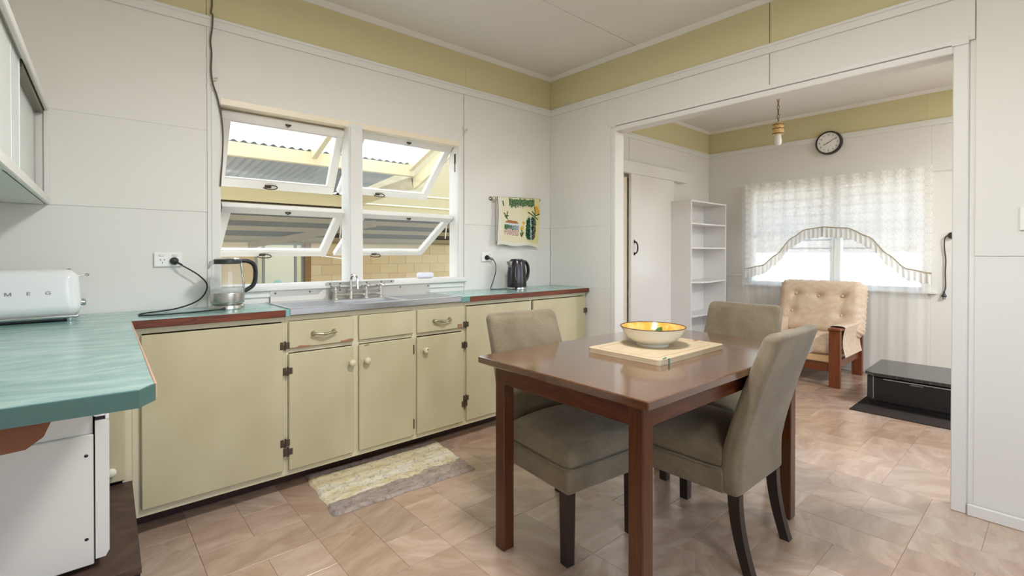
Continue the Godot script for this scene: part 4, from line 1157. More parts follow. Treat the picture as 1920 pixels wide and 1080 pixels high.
func plug(at: Vector3, parent: Node) -> void:
	var b := M(parent)
	var bas := Basis(Vector3(1, 0, 0), Vector3(0, 0, 1), Vector3(0, -1, 0))
	b.lathe([Vector2(0, 0), Vector2(0.018, 0.0), Vector2(0.0195, 0.004), Vector2(0.017, 0.016), Vector2(0.010, 0.024), Vector2(0, 0.026)], at, 18, bas)
	b.bar(at + Vector3(0.004, -0.002, 0.016), at + Vector3(0.03, -0.02, 0.034), 0.009, 0.009, 0.003)
	put(b, "plug", BLACK, parent)

# ---------------------------------------------------------------- things on the walls
func socket(x0: float, x1: float, y0: float, y1: float, label: String, double: bool) -> void:
	var s := thing("power_point", label, "socket", Vector3((x0 + x1) / 2, (y0 + y1) / 2, 0.0), 0.0, "white power points on the window wall")
	var b := M(s); b.box(x0, y0, -0.001, x1, y1, 0.009, 0.003)
	put(b, "plate", PLASTIC, s)
	b = M(s)
	for k in (2 if double else 1):
		var cx := x0 + (x1 - x0) * ((0.27 + 0.46 * k) if double else 0.78)
		b.box(cx - 0.011, y1 - 0.019, 0.009, cx + 0.011, y1 - 0.008, 0.0125, 0.002)
	put(b, "switch", mat(C(226, 222, 208), 0.3), s)
	b = M(s)
	var hx := x0 + (x1 - x0) * (0.30 if double else 0.45)
	var hy := lerpf(y0, y1, 0.42)
	if double:
		for q in [[-0.008, 0.005, 0.5], [0.008, 0.005, -0.5], [0.0, -0.009, 0.0]]:
			b.obox(Vector3(hx + q[0], hy + q[1], 0.009), Vector3(0.0024, 0.009, 0.0012), Basis(Vector3(0, 0, 1), q[2]))
		put(b, "socket_hole", BLACK, s)

func wall_things() -> void:
	socket(-2.782, -2.667, 1.131, 1.202, "white double power point on the wall behind the left worktop", true)
	socket(-0.757, -0.653, 1.132, 1.204, "white power point on the wall right of the window", false)
	var s := thing("light_switch", "white light switch plate at the right edge of the picture", "switch", Vector3(-0.002, 1.348, 2.855), 0.0)
	var b := M(s); b.box(0.006, 1.297, 2.82, -0.004, 1.40, 2.89, 0.003); put(b, "plate", PLASTIC, s)
	b = M(s); b.box(-0.004, 1.34, 2.848, -0.009, 1.362, 2.862, 0.002); put(b, "rocker", PLASTIC, s)
	# towel rail and tea towel
	var r := thing("towel_rail", "short chrome towel rail on the wall right of the window", "rail", Vector3(-0.42, 1.628, 0.03))
	b = M(r); b.tube([Vector3(-0.672, 1.622, 0.04), Vector3(-0.17, 1.640, 0.04)], 0.006, 10); put(b, "bar", CHROME, r)
	for q in [Vector3(-0.665, 1.622, 0), Vector3(-0.178, 1.640, 0)]:
		b = M(r)
		b.lathe([Vector2(0, 0), Vector2(0.018, 0), Vector2(0.016, 0.006), Vector2(0.008, 0.012), Vector2(0.008, 0.034), Vector2(0.013, 0.038), Vector2(0.013, 0.046), Vector2(0, 0.05)], q, 14, Basis(Vector3(1, 0, 0), Vector3(0, 0, 1), Vector3(0, -1, 0)))
		put(b, "bracket", mat(C(170, 165, 140), 0.25, 0.9), r)
	tea_towel()
	# cable hanging down the wall beside the window
	b = M()
	b.tube(curve([Vector3(-2.535, 2.703, 0.006), Vector3(-2.536, 2.60, 0.007), Vector3(-2.531, 2.50, 0.008), Vector3(-2.536, 2.45, 0.010), Vector3(-2.532, 2.43, 0.028), Vector3(-2.533, 2.37, 0.022), Vector3(-2.540, 2.30, 0.014), Vector3(-2.535, 2.24, 0.014), Vector3(-2.538, 2.15, 0.015), Vector3(-2.53, 2.08, 0.016), Vector3(-2.512, 2.02, 0.016), Vector3(-2.497, 1.95, 0.014), Vector3(-2.488, 1.88, 0.012), Vector3(-2.485, 1.80, 0.012), Vector3(-2.488, 1.70, 0.011), Vector3(-2.493, 1.62, 0.010), Vector3(-2.497, 1.55, 0.009)], 5), 0.0042, 6)
	tag(put(b, "wall_cable", mat(C(96, 88, 74), 0.6)), "thin grey cable hanging down the wall at the window's left side", "cable")
	b = M()
	b.tube(curve([Vector3(-2.537, 2.08, 0.008), Vector3(-2.528, 2.10, 0.016), Vector3(-2.512, 2.105, 0.016), Vector3(-2.508, 2.118, 0.012), Vector3(-2.522, 2.115, 0.01)]), 0.003, 6)
	tag(put(b, "cable_clip", mat(C(222, 218, 208), 0.5)), "small white bent clip holding the cable beside the window", "clip")
	b = M()
	b.tube(curve([Vector3(-0.932, 2.13, 0.004), Vector3(-0.928, 2.10, 0.014), Vector3(-0.912, 2.113, 0.016), Vector3(-0.892, 2.125, 0.012), Vector3(-0.902, 2.098, 0.010), Vector3(-0.928, 2.078, 0.006), Vector3(-0.925, 2.066, 0.001)]), 0.0028, 6)
	tag(put(b, "wire_hook", mat(C(212, 206, 192), 0.5)), "small bent wire hook above the window's right corner", "hook")

func tea_towel() -> void:
	var n := noise(21, 1.0, 3)
	var W := 256
	var t := paint(W, W, func(x: int, y: int) -> Color:
		var u := x / 256.0
		var v := y / 256.0
		var c := C(222, 215, 182).lerp(C(216, 209, 146), smoothstep(0.45, 1.0, u + n.get_noise_2d(u * 3.0, v * 3.0) * 0.2))
		c = c.lerp(C(224, 218, 204), 1.0 - smoothstep(0.02, 0.12, u))
		if v > 0.93: c = c.lerp(C(232, 230, 220), 0.7)
		var f := n.get_noise_2d(u * 30.0, v * 30.0)
		var g := n.get_noise_2d(u * 14.0 + 7.0, v * 14.0)
		# foliage band at the top
		var top := 0.02 + 0.03 * g
		if u > 0.24 and u < 0.86 and v > top and v < 0.16 + 0.05 * g + (0.03 if u < 0.42 else 0.0):
			c = C(40, 84, 58).lerp(C(120, 150, 100), clampf(0.5 + f * 1.3, 0, 1))
			if f > 0.35: c = C(190, 130, 110)
		elif u > 0.42 and u < 0.8 and v > 0.16 and v < 0.205: c = c.lerp(C(200, 170, 166), clampf(0.5 + f, 0, 1))
		# verandah scene
		if u > 0.14 and u < 0.50:
			if v > 0.47 and v < 0.53 and absf(u - 0.32) < 0.10 + (v - 0.47) * 1.3 + 0.03 * f: c = C(178, 120, 74).lerp(C(140, 96, 66), clampf(f * 2.0, 0, 1))
			elif v >= 0.53 and v < 0.57 + 0.02 * f: c = C(216, 216, 214).lerp(C(170, 176, 190), clampf(g, 0, 1))
			elif v >= 0.55 and v < 0.66 + 0.03 * g: c = C(70, 104, 72).lerp(C(170, 176, 186), clampf(0.4 + f + (u - 0.30) * 3.0, 0, 1))
			elif v >= 0.63 and v < 0.77 + 0.05 * f: c = C(214, 194, 180).lerp(C(140, 70, 58), clampf(f * 1.8, 0, 1))
		# waterfall scene
		var ex := (u - 0.79) / 0.125
		var ey := (v - 0.63) / 0.245
		if pow(absf(ex), 3.0) + pow(absf(ey), 4.0) < 1.0 + 0.6 * f:
			c = C(24, 56, 44).lerp(C(84, 120, 84), clampf(0.35 + g + f * 0.6, 0, 1))
			if absf(u - 0.765 - (v - 0.40) * 0.10 - 0.02 * g) < 0.013 + 0.02 * f: c = C(196, 206, 206)
			if ex > 0.45 and (f > 0.2): c = C(176, 130, 108)
		# small flowers
		for q in [[0.57, 0.62, 0.035], [0.60, 0.52, 0.03], [0.91, 0.20, 0.05], [0.95, 0.27, 0.05]]:
			if Vector2(u - q[0], v - q[1]).length() < q[2] * (1.0 + f): c = C(214, 164, 62)
		for q in [[0.57, 0.66, 0.58, 0.80], [0.54, 0.73, 0.57, 0.80], [0.61, 0.72, 0.575, 0.80], [0.70, 0.29, 0.95, 0.42], [0.86, 0.17, 0.88, 0.35], [0.80, 0.27, 0.88, 0.35], [0.99, 0.31, 0.88, 0.35], [0.12, 0.33, 0.20, 0.45], [0.20, 0.30, 0.17, 0.43], [0.10, 0.08, 0.11, 0.17], [0.14, 0.40, 0.22, 0.38]]:
			var a := Vector2(q[0], q[1])
			var d := Vector2(q[2], q[3]) - a
			var p := Vector2(u, v) - a
			var h := clampf(p.dot(d) / d.length_squared(), 0, 1)
			if (p - d * h).length() < 0.012: c = C(70, 88, 54)
		return c)
	var o := thing("tea_towel", "yellow souvenir tea towel printed with garden scenes, hung on the rail", "towel", Vector3(-0.405, 1.63, 0.05))
	var b := M(o)
	b.grid(func(u: float, v: float) -> Vector3:
		var x := lerpf(-0.632, -0.183, u) + 0.006 * sin(v * 5.0) - 0.01 * v * (1.0 - u) * 0.6
		var yt := lerpf(1.631, 1.648, u)
		var yb := lerpf(1.262, 1.252, u) + 0.006 * sin(u * 11.0)
		var z := 0.050 + 0.004 * sin(u * 9.0 + v * 2.0) + 0.008 * v * sin(u * 5.0 + 1.0)
		if v > 0.95: z -= (v - 0.95) * 0.12
		return Vector3(x, lerpf(yt, yb, v), z), 24, 20)
	b.grid(func(u: float, v: float) -> Vector3:      # over the bar and down behind
		var x := lerpf(-0.632, -0.183, u)
		var yt := lerpf(1.631, 1.648, u)
		var a := PI * minf(v * 4.0, 1.0)
		return Vector3(x, yt + 0.006 * sin(a) - maxf(v - 0.25, 0.0) * 0.46, 0.04 + 0.010 * cos(a) + 0.004 * sin(u * 9.0) * (1.0 - v)), 24, 12)
	put(b, "cloth", tex(t, 0.9, 0.1), o, 60)
	letter("AUSTRALIA", 0.030, Transform3D(Basis(), Vector3(-0.455, 1.553, 0.0585)), mat(C(92, 80, 66), 0.9), o, "printed_word", 0.0008)

# ---------------------------------------------------------------- dining table and chairs
func table_and_chairs() -> void:
	var t := thing("dining_table", "dark red-brown stained timber dining table with square legs", "table", Vector3(-1.197, 0, 1.782), -0.018)
	var n := noise(31, 1.0, 4)
	var topw := tex(paint(512, 256, func(x: int, y: int) -> Color:
		var u := x / 512.0
		var v := y / 256.0
		var w := n.get_noise_2d(u * 3.0, v * 40.0 + n.get_noise_2d(u * 3.0, v * 4.0) * 3.0)
		return C(84, 47, 22).lerp(C(110, 66, 34), clampf(0.5 + w * 0.8, 0, 1))), 0.16, 1.0, Color.WHITE, Vector3(0.8, 1.2, 1))
	var legw := tex(wood_tex(33, C(66, 31, 9), C(98, 53, 18), false), 0.3, 0.5, Color.WHITE, Vector3(4.0, 1.0, 1))
	var W := 1.279
	var D := 0.812
	var H := 0.778
	var b := M(t, false); b.box(-W / 2, H - 0.028, -D / 2, W / 2, H, D / 2, 0.0028)
	topw.clearcoat_enabled = true; topw.clearcoat = 1.0; topw.clearcoat_roughness = 0.1
	put(b, "tabletop", topw, t)
	var ix := 0.050
	var iz := 0.052
	b = M(t, false)
	for sgn in [-1.0, 1.0]:
		b.box(-W / 2 + ix + 0.03, H - 0.105, sgn * (D / 2 - iz - 0.012) - 0.011, W / 2 - ix - 0.03, H - 0.0285, sgn * (D / 2 - iz - 0.012) + 0.011, 0.002)
		b.box(sgn * (W / 2 - ix - 0.012) - 0.011, H - 0.105, -D / 2 + iz + 0.03, sgn * (W / 2 - ix - 0.012) + 0.011, H - 0.0285, D / 2 - iz - 0.03, 0.002)
	put(b, "apron", tex(wood_tex(35, C(70, 32, 15), C(104, 54, 26)), 0.3), t)
	for sx in [-1.0, 1.0]:
		for sz in [-1.0, 1.0]:
			b = M(t, false)
			var cx: float = sx * (W / 2 - ix - 0.0275)
			var cz: float = sz * (D / 2 - iz - 0.0275)
			b.box(cx - 0.0275, 0, cz - 0.0275, cx + 0.0275, H - 0.0285, cz + 0.0275, 0.004)
			put(b, "leg", legw, t)
	var c := make_chair()
	c.position = Vector3(-1.440, 0, 1.483); c.rotation.y = -0.10
	var d := dup(c, Vector3(-1.010, 0, 1.952), PI, "taupe suede dining chair nearest the camera, its back towards us, right of the table")
	d = dup(c, Vector3(-0.50, 0, 1.735), -PI / 2, "taupe suede dining chair at the table's far end, before the armchair")

func dup(o: Node3D, at: Vector3, turn: float, label: String) -> Node3D:
	var c: Node3D = o.duplicate()
	c.name = numbered(self, "dining_chair")
	add_child(c, true)
	c.position = at; c.rotation.y = turn
	c.set_meta("label", label)
	return c

func make_chair() -> Node3D:      # faces local +z
	var c := thing("dining_chair", "taupe suede dining chair on the table's window side, its seat under the table's near corner", "chair", Vector3.ZERO, 0.0, "dining chairs round the table")
	var nf := noise(77, 1.0, 4)
	var suede := tex(paint(256, 256, func(x: int, y: int) -> Color:
		var w := cyc(nf, x / 256.0, y / 256.0, 0.5, 0.6)
		var f := cyc(nf, x / 256.0, y / 256.0, 9.0, 11.0)
		return C(116, 102, 80).lerp(C(140, 127, 103), clampf(0.5 + w * 0.8 + f * 0.35, 0, 1))), 0.85, 0.25, Color.WHITE, Vector3.ONE * 1.4)
	suede.rim_enabled = true; suede.rim = 0.5; suede.rim_tint = 0.4
	var lw := mat(C(38, 24, 18), 0.35)
	var b := M(c, false)
	b.rbox(Vector3(0, 0.330, 0.055), Vector3(0.43, 0.100, 0.42), 0.020, 3, 6)
	b.rbox(Vector3(0, 0.410, 0.055), Vector3(0.424, 0.084, 0.414), 0.034, 4, 12, func(q: Vector3) -> Vector3:
		var x := clampf(absf(q.x) / 0.209, 0, 1)
		var z := clampf(absf(q.z) / 0.205, 0, 1)
		if q.y > 0.0: q.y += 0.066 * pow(1.0 - pow(x, 2.4), 0.9) * pow(1.0 - pow(z, 2.6), 0.9)
		return q)
	var seat := put(b, "seat", suede, c, 60)
	b = M(c, false)
	var lp := []
	for i in 36:
		var a := TAU * i / 36.0
		var px := 0.216 * signf(cos(a)) * pow(absf(cos(a)), 0.18)
		var pz := 0.055 + 0.211 * signf(sin(a)) * pow(absf(sin(a)), 0.18)
		lp.append(Vector3(px * 0.988, 0.376, 0.055 + (pz - 0.055) * 0.988))
	b.tube(lp, 0.0035, 6, true)
	put(b, "piping", suede, seat)
	b = M(c, false)
	b.rbox(Vector3(0, 0.595, -0.155), Vector3(0.43, 0.63, 0.085), 0.03, 3, 10, func(q: Vector3) -> Vector3:
		var t := clampf(q.y / 0.63 + 0.5, 0, 1)
		q.z *= lerpf(1.0, 0.78, t)
		q.x *= lerpf(1.0, 0.94, t)
		var lean := 0.0 if t < 0.2 else pow((t - 0.2) / 0.8, 1.25)
		q.z += -0.012 - 0.15 * lean
		q.z -= 0.012 * (1.0 - pow(q.x / 0.215, 2.0)) * t
		return q)
	put(b, "backrest", suede, c, 60)
	for s in [-1.0, 1.0]:
		b = M(c, false)
		b.prism(PackedVector2Array([Vector2(-0.018, 0), Vector2(0.018, 0), Vector2(0.024, 0.285), Vector2(-0.024, 0.285)]), Vector3(s * 0.183, 0, 0.206), Vector3(1, 0, 0), Vector3(0, 1, 0), Vector3(0, 0, 0.04))
		put(b, "leg", lw, c)
		b = M(c, false)
		var pf := PackedVector2Array()
		var bk := PackedVector2Array()
		for i in 9:
			var t := i / 8.0
			var zc := -0.178 - 0.055 * pow(1.0 - t, 1.8)
			var hw := lerpf(0.017, 0.022, t)
			pf.append(Vector2(zc + hw, 0.285 * t)); bk.append(Vector2(zc - hw, 0.285 * t))
		bk.reverse()
		pf.append_array(bk)
		b.prism(pf, Vector3(s * 0.178 - 0.018, 0, 0), Vector3(0, 0, 1), Vector3(0, 1, 0), Vector3(0.036, 0, 0))
		put(b, "leg", lw, c)
	return c

func table_top_things() -> void:
	var H := 0.778
	var bo := thing("chopping_board", "pale timber chopping board with a juice groove, lying on the table", "board", Vector3(-1.18, H, 1.787), -0.01)
	var n := noise(51, 1.0, 3)
	var bt := tex(paint(256, 128, func(x: int, y: int) -> Color:
		var w := n.get_noise_2d(x / 256.0 * 3.0, y / 128.0 * 30.0)
		return C(206, 189, 158).lerp(C(192, 170, 136), clampf(0.5 + w, 0, 1))), 0.5, 0.4, Color.WHITE, Vector3(2, 3, 1))
	var b := M(bo, false)
	var outl := PackedVector2Array()
	for q in [[0.235, 0.155, 0.0], [-0.235, 0.155, 90.0], [-0.235, -0.155, 180.0], [0.235, -0.155, 270.0]]:
		for i in 5:
			var a := deg_to_rad(q[2] + 90.0 * i / 4.0)
			outl.append(Vector2(q[0] + 0.02 * cos(a), q[1] + 0.02 * sin(a)))
	b.prism(outl, Vector3(0, 0.0005, 0), Vector3(1, 0, 0), Vector3(0, 0, 1), Vector3(0, 0.0205, 0))
	put(b, "board", bt, bo)
	b = M(bo, false)
	var gr := []
	for q in [[0.185, 0.12, 0.0], [-0.205, 0.12, 90.0], [-0.205, -0.12, 180.0], [0.185, -0.12, 270.0]]:
		for i in 5:
			var a := deg_to_rad(q[2] + 90.0 * i / 4.0)
			gr.append(Vector3(q[0] + 0.02 * cos(a), 0.0208, q[1] + 0.02 * sin(a)))
	b.tube(gr, 0.004, 6, true, 0.18)
	put(b, "juice_groove", mat(C(186, 156, 110), 0.6), bo)
	b = M(bo, false)
	b.box(0.228, 0.0, 0.04, 0.2565, 0.0225, 0.055, 0.002)
	put(b, "hanging_tag", mat(C(150, 84, 56), 0.6), bo)
	b = M(bo, false)
	b.obox(Vector3(-0.205, 0.0222, 0.165), Vector3(0.035, 0.0016, 0.008), Basis(Vector3.UP, 0.3)); b.obox(Vector3(-0.193, 0.012, 0.1765), Vector3(0.008, 0.02, 0.003))
	put(b, "cord_loop", mat(C(84, 122, 106), 0.7), bo)
	var w := thing("bowl", "white ceramic bowl with a yellow painted inside, on the chopping board", "bowl", Vector3(-1.178, H + 0.021, 1.765))
	b = M(w, false)
	b.lathe([Vector2(0, 0.0), Vector2(0.066, 0.0), Vector2(0.068, 0.006), Vector2(0.064, 0.010), Vector2(0.09, 0.02), Vector2(0.111, 0.036), Vector2(0.123, 0.055), Vector2(0.137, 0.078), Vector2(0.139, 0.081)], Vector3.ZERO, 48)
	put(b, "outside", mat(C(232, 226, 208), 0.15), w, 60)
	var nb := noise(52, 1.0, 3)
	var it := tex(paint(512, 128, func(x: int, y: int) -> Color:
		var u := x / 512.0
		var v := y / 128.0
		var c := C(216, 164, 66).lerp(C(230, 190, 112), clampf(0.4 + nb.get_noise_2d(u * 14.0, v * 3.0) * 1.2, 0, 1))
		for q in [[0.62, 0.30, 0.035], [0.655, 0.30, 0.03], [0.30, 0.34, 0.02], [0.05, 0.3, 0.03], [0.42, 0.4, 0.02], [0.86, 0.36, 0.025]]:
			var d := Vector2((u - q[0]) * 1.0, (v - q[1]) * 0.16)
			d = d.rotated(0.5)
			if absf(d.x) / q[2] + absf(d.y) / 0.03 < 1.0: c = C(74, 112, 44).lerp(C(40, 78, 34), clampf(nb.get_noise_2d(u * 80.0, v * 9.0) + 0.3, 0, 1))
		return c), 0.12, 0.6)
	b = M(w, false)
	b.lathe([Vector2(0.1355, 0.0805), Vector2(0.120, 0.056), Vector2(0.107, 0.038), Vector2(0.08, 0.022), Vector2(0.0, 0.015)], Vector3.ZERO, 48)
	put(b, "painted_inside", it, w, 60)
	b = M(w, false)
	var rp := []
	for i in 8: rp.append(Vector2(0.1372 + 0.0024 * cos(TAU * i / 8), 0.0815 + 0.0020 * sin(TAU * i / 8)))
	b.lathe(rp, Vector3.ZERO, 48, Basis(), true)
	put(b, "rim", mat(C(92, 50, 30), 0.3), w, 60)

# ---------------------------------------------------------------- the sitting room's things
func sitting_room_things() -> void:
	# bookcase
	var s := thing("bookcase", "tall empty white bookcase in the far corner beside the sliding door", "bookcase", Vector3(2.26, 0, 0.15))
	var mel := mat(C(234, 231, 226), 0.35)
	var b := M(s)
	b.box(1.862, 0.0, 0.012, 1.878, 1.772, 0.295, 0.001); put(b, "side_panel", mel, s)
	b = M(s); b.box(2.664, 0.0, 0.012, 2.68, 1.772, 0.295, 0.001); put(b, "side_panel", mel, s)
	b = M(s); b.box(1.878, 0.0, 0.016, 2.664, 1.756, 0.021); put(b, "back_panel", mel, s)
	b = M(s); b.box(1.878, 1.756, 0.012, 2.664, 1.772, 0.295, 0.001); put(b, "top", mel, s)
	b = M(s); b.box(1.878, 0.0, 0.27, 2.664, 0.075, 0.284, 0.001); put(b, "plinth", mel, s)
	for y in [1.512, 1.245, 0.872, 0.498, 0.076]:
		b = M(s)
		if y == 0.872:
			b.grid(func(u: float, v: float) -> Vector3: return Vector3(lerpf(1.878, 2.664, u), y + 0.016 - 0.010 * sin(PI * u), lerpf(0.29, 0.021, v)), 12, 1)
			b.grid(func(u: float, v: float) -> Vector3: return Vector3(lerpf(1.878, 2.664, u), lerpf(y, y + 0.016, v) - 0.010 * sin(PI * u), 0.29), 12, 1)
			b.grid(func(u: float, v: float) -> Vector3: return Vector3(lerpf(1.878, 2.664, u), y - 0.010 * sin(PI * u), lerpf(0.021, 0.29, v)), 12, 1)
		else: b.box(1.878, y, 0.021, 2.664, y + 0.016, 0.29, 0.001)
		put(b, "shelf", mel, s)
	armchair()
	# black trunk on its mat
	var mt := M(); mt.box(1.362, 0.0, 1.862, 2.36, 0.008, 2.95, 0.002)
	tag(put(mt, "floor_mat", mat(C(62, 56, 52), 0.95, 0.0, 0.1)), "flat dark grey mat on the floor under the black trunk", "mat")
	var k := thing("trunk", "low black trunk with a grained hinged lid, on the dark mat", "trunk", Vector3(1.9, 0.008, 2.35))
	b = M(k)
	var blk := mat(C(26, 25, 27), 0.45)
	b.prism(PackedVector2Array([Vector2(1.615, 2.80), Vector2(1.615, 1.985), Vector2(1.66, 1.935), Vector2(2.2, 1.91), Vector2(2.2, 2.80)]), Vector3(0, 0.008, 0), Vector3(1, 0, 0), Vector3(0, 0, 1), Vector3(0, 0.05, 0))
	b.prism(PackedVector2Array([Vector2(1.585, 2.82), Vector2(1.585, 1.965), Vector2(1.64, 1.915), Vector2(2.21, 1.895), Vector2(2.21, 2.82)]), Vector3(0, 0.055, 0), Vector3(1, 0, 0), Vector3(0, 0, 1), Vector3(0, 0.175, 0))
	put(b, "body", blk, k)
	var nl := noise(91, 1.0, 3)
	var lid := tex(paint(128, 256, func(x: int, y: int) -> Color:
		var w := nl.get_noise_2d(x / 128.0 * 24.0, y / 256.0 * 5.0)
		return C(34, 36, 38).lerp(C(62, 64, 64), clampf(0.45 + w * 0.9, 0, 1))), 0.2, 0.9, Color.WHITE, Vector3(1.5, 1.5, 1))
	b = M(k)
	b.prism(PackedVector2Array([Vector2(1.572, 2.83), Vector2(1.572, 1.965), Vector2(1.62, 1.905), Vector2(2.215, 1.89), Vector2(2.215, 2.83)]), Vector3(0, 0.243, 0), Vector3(1, 0, 0), Vector3(0, 0, 1), Vector3(0, 0.024, 0))
	put(b, "lid", lid, k)
	b = M(k); b.box(1.562, 0.225, 2.03, 1.585, 0.232, 2.82, 0.002); b.box(1.566, 0.212, 2.19, 1.585, 0.220, 2.27, 0.002)
	put(b, "lid_lip", mat(C(150, 152, 154), 0.35, 0.6), k)
	b = M(k); b.bar(Vector3(1.584, 0.065, 1.968), Vector3(1.576, 0.242, 1.968), 0.005, 0.005)
	put(b, "corner_trim", mat(C(176, 182, 178), 0.3, 0.7), k)
	# clock
	var c := thing("wall_clock", "round white-faced wall clock with a dark rim on the far wall", "clock", Vector3(2.84, 2.35, 1.312), -PI / 2)
	b = M(c, false)
	var fwd := Basis(Vector3(1, 0, 0), Vector3(0, 0, 1), Vector3(0, -1, 0))
	b.lathe([Vector2(0, 0), Vector2(0.115, 0.0), Vector2(0.124, 0.012), Vector2(0.124, 0.03), Vector2(0.116, 0.052), Vector2(0.107, 0.054), Vector2(0.104, 0.046), Vector2(0.104, 0.04)], Vector3.ZERO, 48, fwd)
	put(b, "rim", mat(C(44, 36, 32), 0.3), c)
	b = M(c, false); b.lathe([Vector2(0.105, 0.036), Vector2(0.105, 0.041), Vector2(0, 0.041)], Vector3.ZERO, 48, fwd)
	put(b, "dial", mat(C(240, 238, 230), 0.4), c)
	for i in 12:
		var a := TAU * (i + 1) / 12.0
		letter(str(i + 1), 0.027, Transform3D(Basis(), Vector3(0.081 * sin(a), 0.081 * cos(a), 0.0415)), BLACK, c, "numeral", 0.0008)
	b = M(c, false)
	var ha := TAU * 8.17 / 12.0
	var ma := TAU * 10.0 / 60.0
	b.bar(Vector3(-0.010 * sin(ha), -0.010 * cos(ha), 0.043), Vector3(0.050 * sin(ha), 0.050 * cos(ha), 0.043), 0.006, 0.0012, 0.0, Vector3(0, 0, 1))
	put(b, "hour_hand", BLACK, c)
	b = M(c, false); b.bar(Vector3(-0.015 * sin(ma), -0.015 * cos(ma), 0.0445), Vector3(0.080 * sin(ma), 0.080 * cos(ma), 0.0445), 0.0045, 0.0012, 0.0, Vector3(0, 0, 1))
	put(b, "minute_hand", BLACK, c)
	# pendant fitting without a shade
	var p := thing("pendant_light", "bare bulb on a chain below a carved timber holder, hanging from the ceiling", "lamp", Vector3(1.42, 2.703, 1.325))
	b = M(p, false)
	b.lathe([Vector2(0, -0.022), Vector2(0.03, -0.02), Vector2(0.045, -0.006), Vector2(0.046, 0.0), Vector2(0, 0.0)], Vector3.ZERO, 20)
	put(b, "ceiling_rose", mat(C(150, 104, 58), 0.5), p)
	b = M(p, false)
	for i in 9:
		var y := -0.04 - i * 0.037
		var lk := []
		for q in 10:
			var a := TAU * q / 10.0
			lk.append(Vector3(0.009 * cos(a) if i % 2 else 0.0, y + 0.022 * sin(a), 0.0 if i % 2 else 0.009 * cos(a)))
		b.tube(lk, 0.0028, 6, true, 1.0, Vector3(0.3, 0.2, 0.9))
	b.tube(curve([Vector3(0, -0.355, 0), Vector3(0.006, -0.372, 0), Vector3(0, -0.39, 0)]), 0.004, 6)
	put(b, "chain", mat(C(120, 84, 44), 0.4, 0.6), p)
	b = M(p, false)
	b.lathe([Vector2(0, -0.492), Vector2(0.042, -0.492), Vector2(0.043, -0.45), Vector2(0.040, -0.415), Vector2(0.030, -0.395), Vector2(0.012, -0.386), Vector2(0, -0.386)], Vector3.ZERO, 24)
	put(b, "timber_holder", mat(C(214, 178, 112), 0.5), p)
	b = M(p, false)
	for q in [[-0.41, 0.0395], [-0.445, 0.0428], [-0.487, 0.0432]]:
		var lk := []
		for i in 24: lk.append(Vector3(q[1] * cos(TAU * i / 24.0), q[0] + (0.004 * sin(i * 2.2) if q[0] > -0.45 else 0.0), q[1] * sin(TAU * i / 24.0)))
		b.tube(lk, 0.003, 5, true)
	put(b, "carved_band", mat(C(92, 52, 20), 0.6), p)
	b = M(p, false)
	b.lathe([Vector2(0, -0.585), Vector2(0.018, -0.582), Vector2(0.028, -0.565), Vector2(0.029, -0.54), Vector2(0.024, -0.515), Vector2(0.02, -0.492), Vector2(0, -0.492)], Vector3.ZERO, 20)
	put(b, "bulb", mat(C(238, 240, 232), 0.15), p, 60)
	# curtain wire, lace valances, sheers
	b = M(); b.tube([Vector3(2.765, 1.980, 0.23), Vector3(2.765, 1.988, 1.3), Vector3(2.765, 1.984, 2.45)], 0.004, 6)
	tag(put(b, "curtain_rod", mat(C(236, 234, 226), 0.4)), "thin white curtain wire across the sitting room window", "rod")
	curtains()
	# the lead hanging at the right
	var h := thing("hanging_lead", "dark power lead with an unplugged plug, hanging on the far wall's right", "cord", Vector3(2.84, 1.36, 2.26))
	b = M(h); b.lathe([Vector2(0, 0), Vector2(0.03, 0.0), Vector2(0.03, 0.012), Vector2(0.022, 0.03), Vector2(0, 0.034)], Vector3(2.84, 1.357, 2.275), 20, Basis(Vector3(0, 0, 1), Vector3(-1, 0, 0), Vector3(0, -1, 0)))
	put(b, "wall_boss", mat(C(42, 38, 38), 0.4), h)
	b = M(h); b.tube(curve([Vector3(2.82, 1.355, 2.265), Vector3(2.815, 1.34, 2.232), Vector3(2.825, 1.25, 2.226), Vector3(2.825, 1.13, 2.236), Vector3(2.825, 1.02, 2.233), Vector3(2.825, 0.90, 2.236), Vector3(2.825, 0.845, 2.227)]), 0.005, 8)
	put(b, "cord", mat(C(58, 48, 46), 0.5), h)
	b = M(h)
	b.lathe([Vector2(0.0, 0.0), Vector2(0.018, 0.0), Vector2(0.02, 0.008), Vector2(0.014, 0.018), Vector2(0.009, 0.03), Vector2(0.007, 0.052), Vector2(0, 0.054)], Vector3(2.822, 0.80, 2.226), 14)
	for dz in [-0.007, 0.007]: b.box(2.820, 0.774, 2.2245 + dz, 2.823, 0.80, 2.2275 + dz)
	put(b, "plug", mat(C(40, 36, 36), 0.4), h)

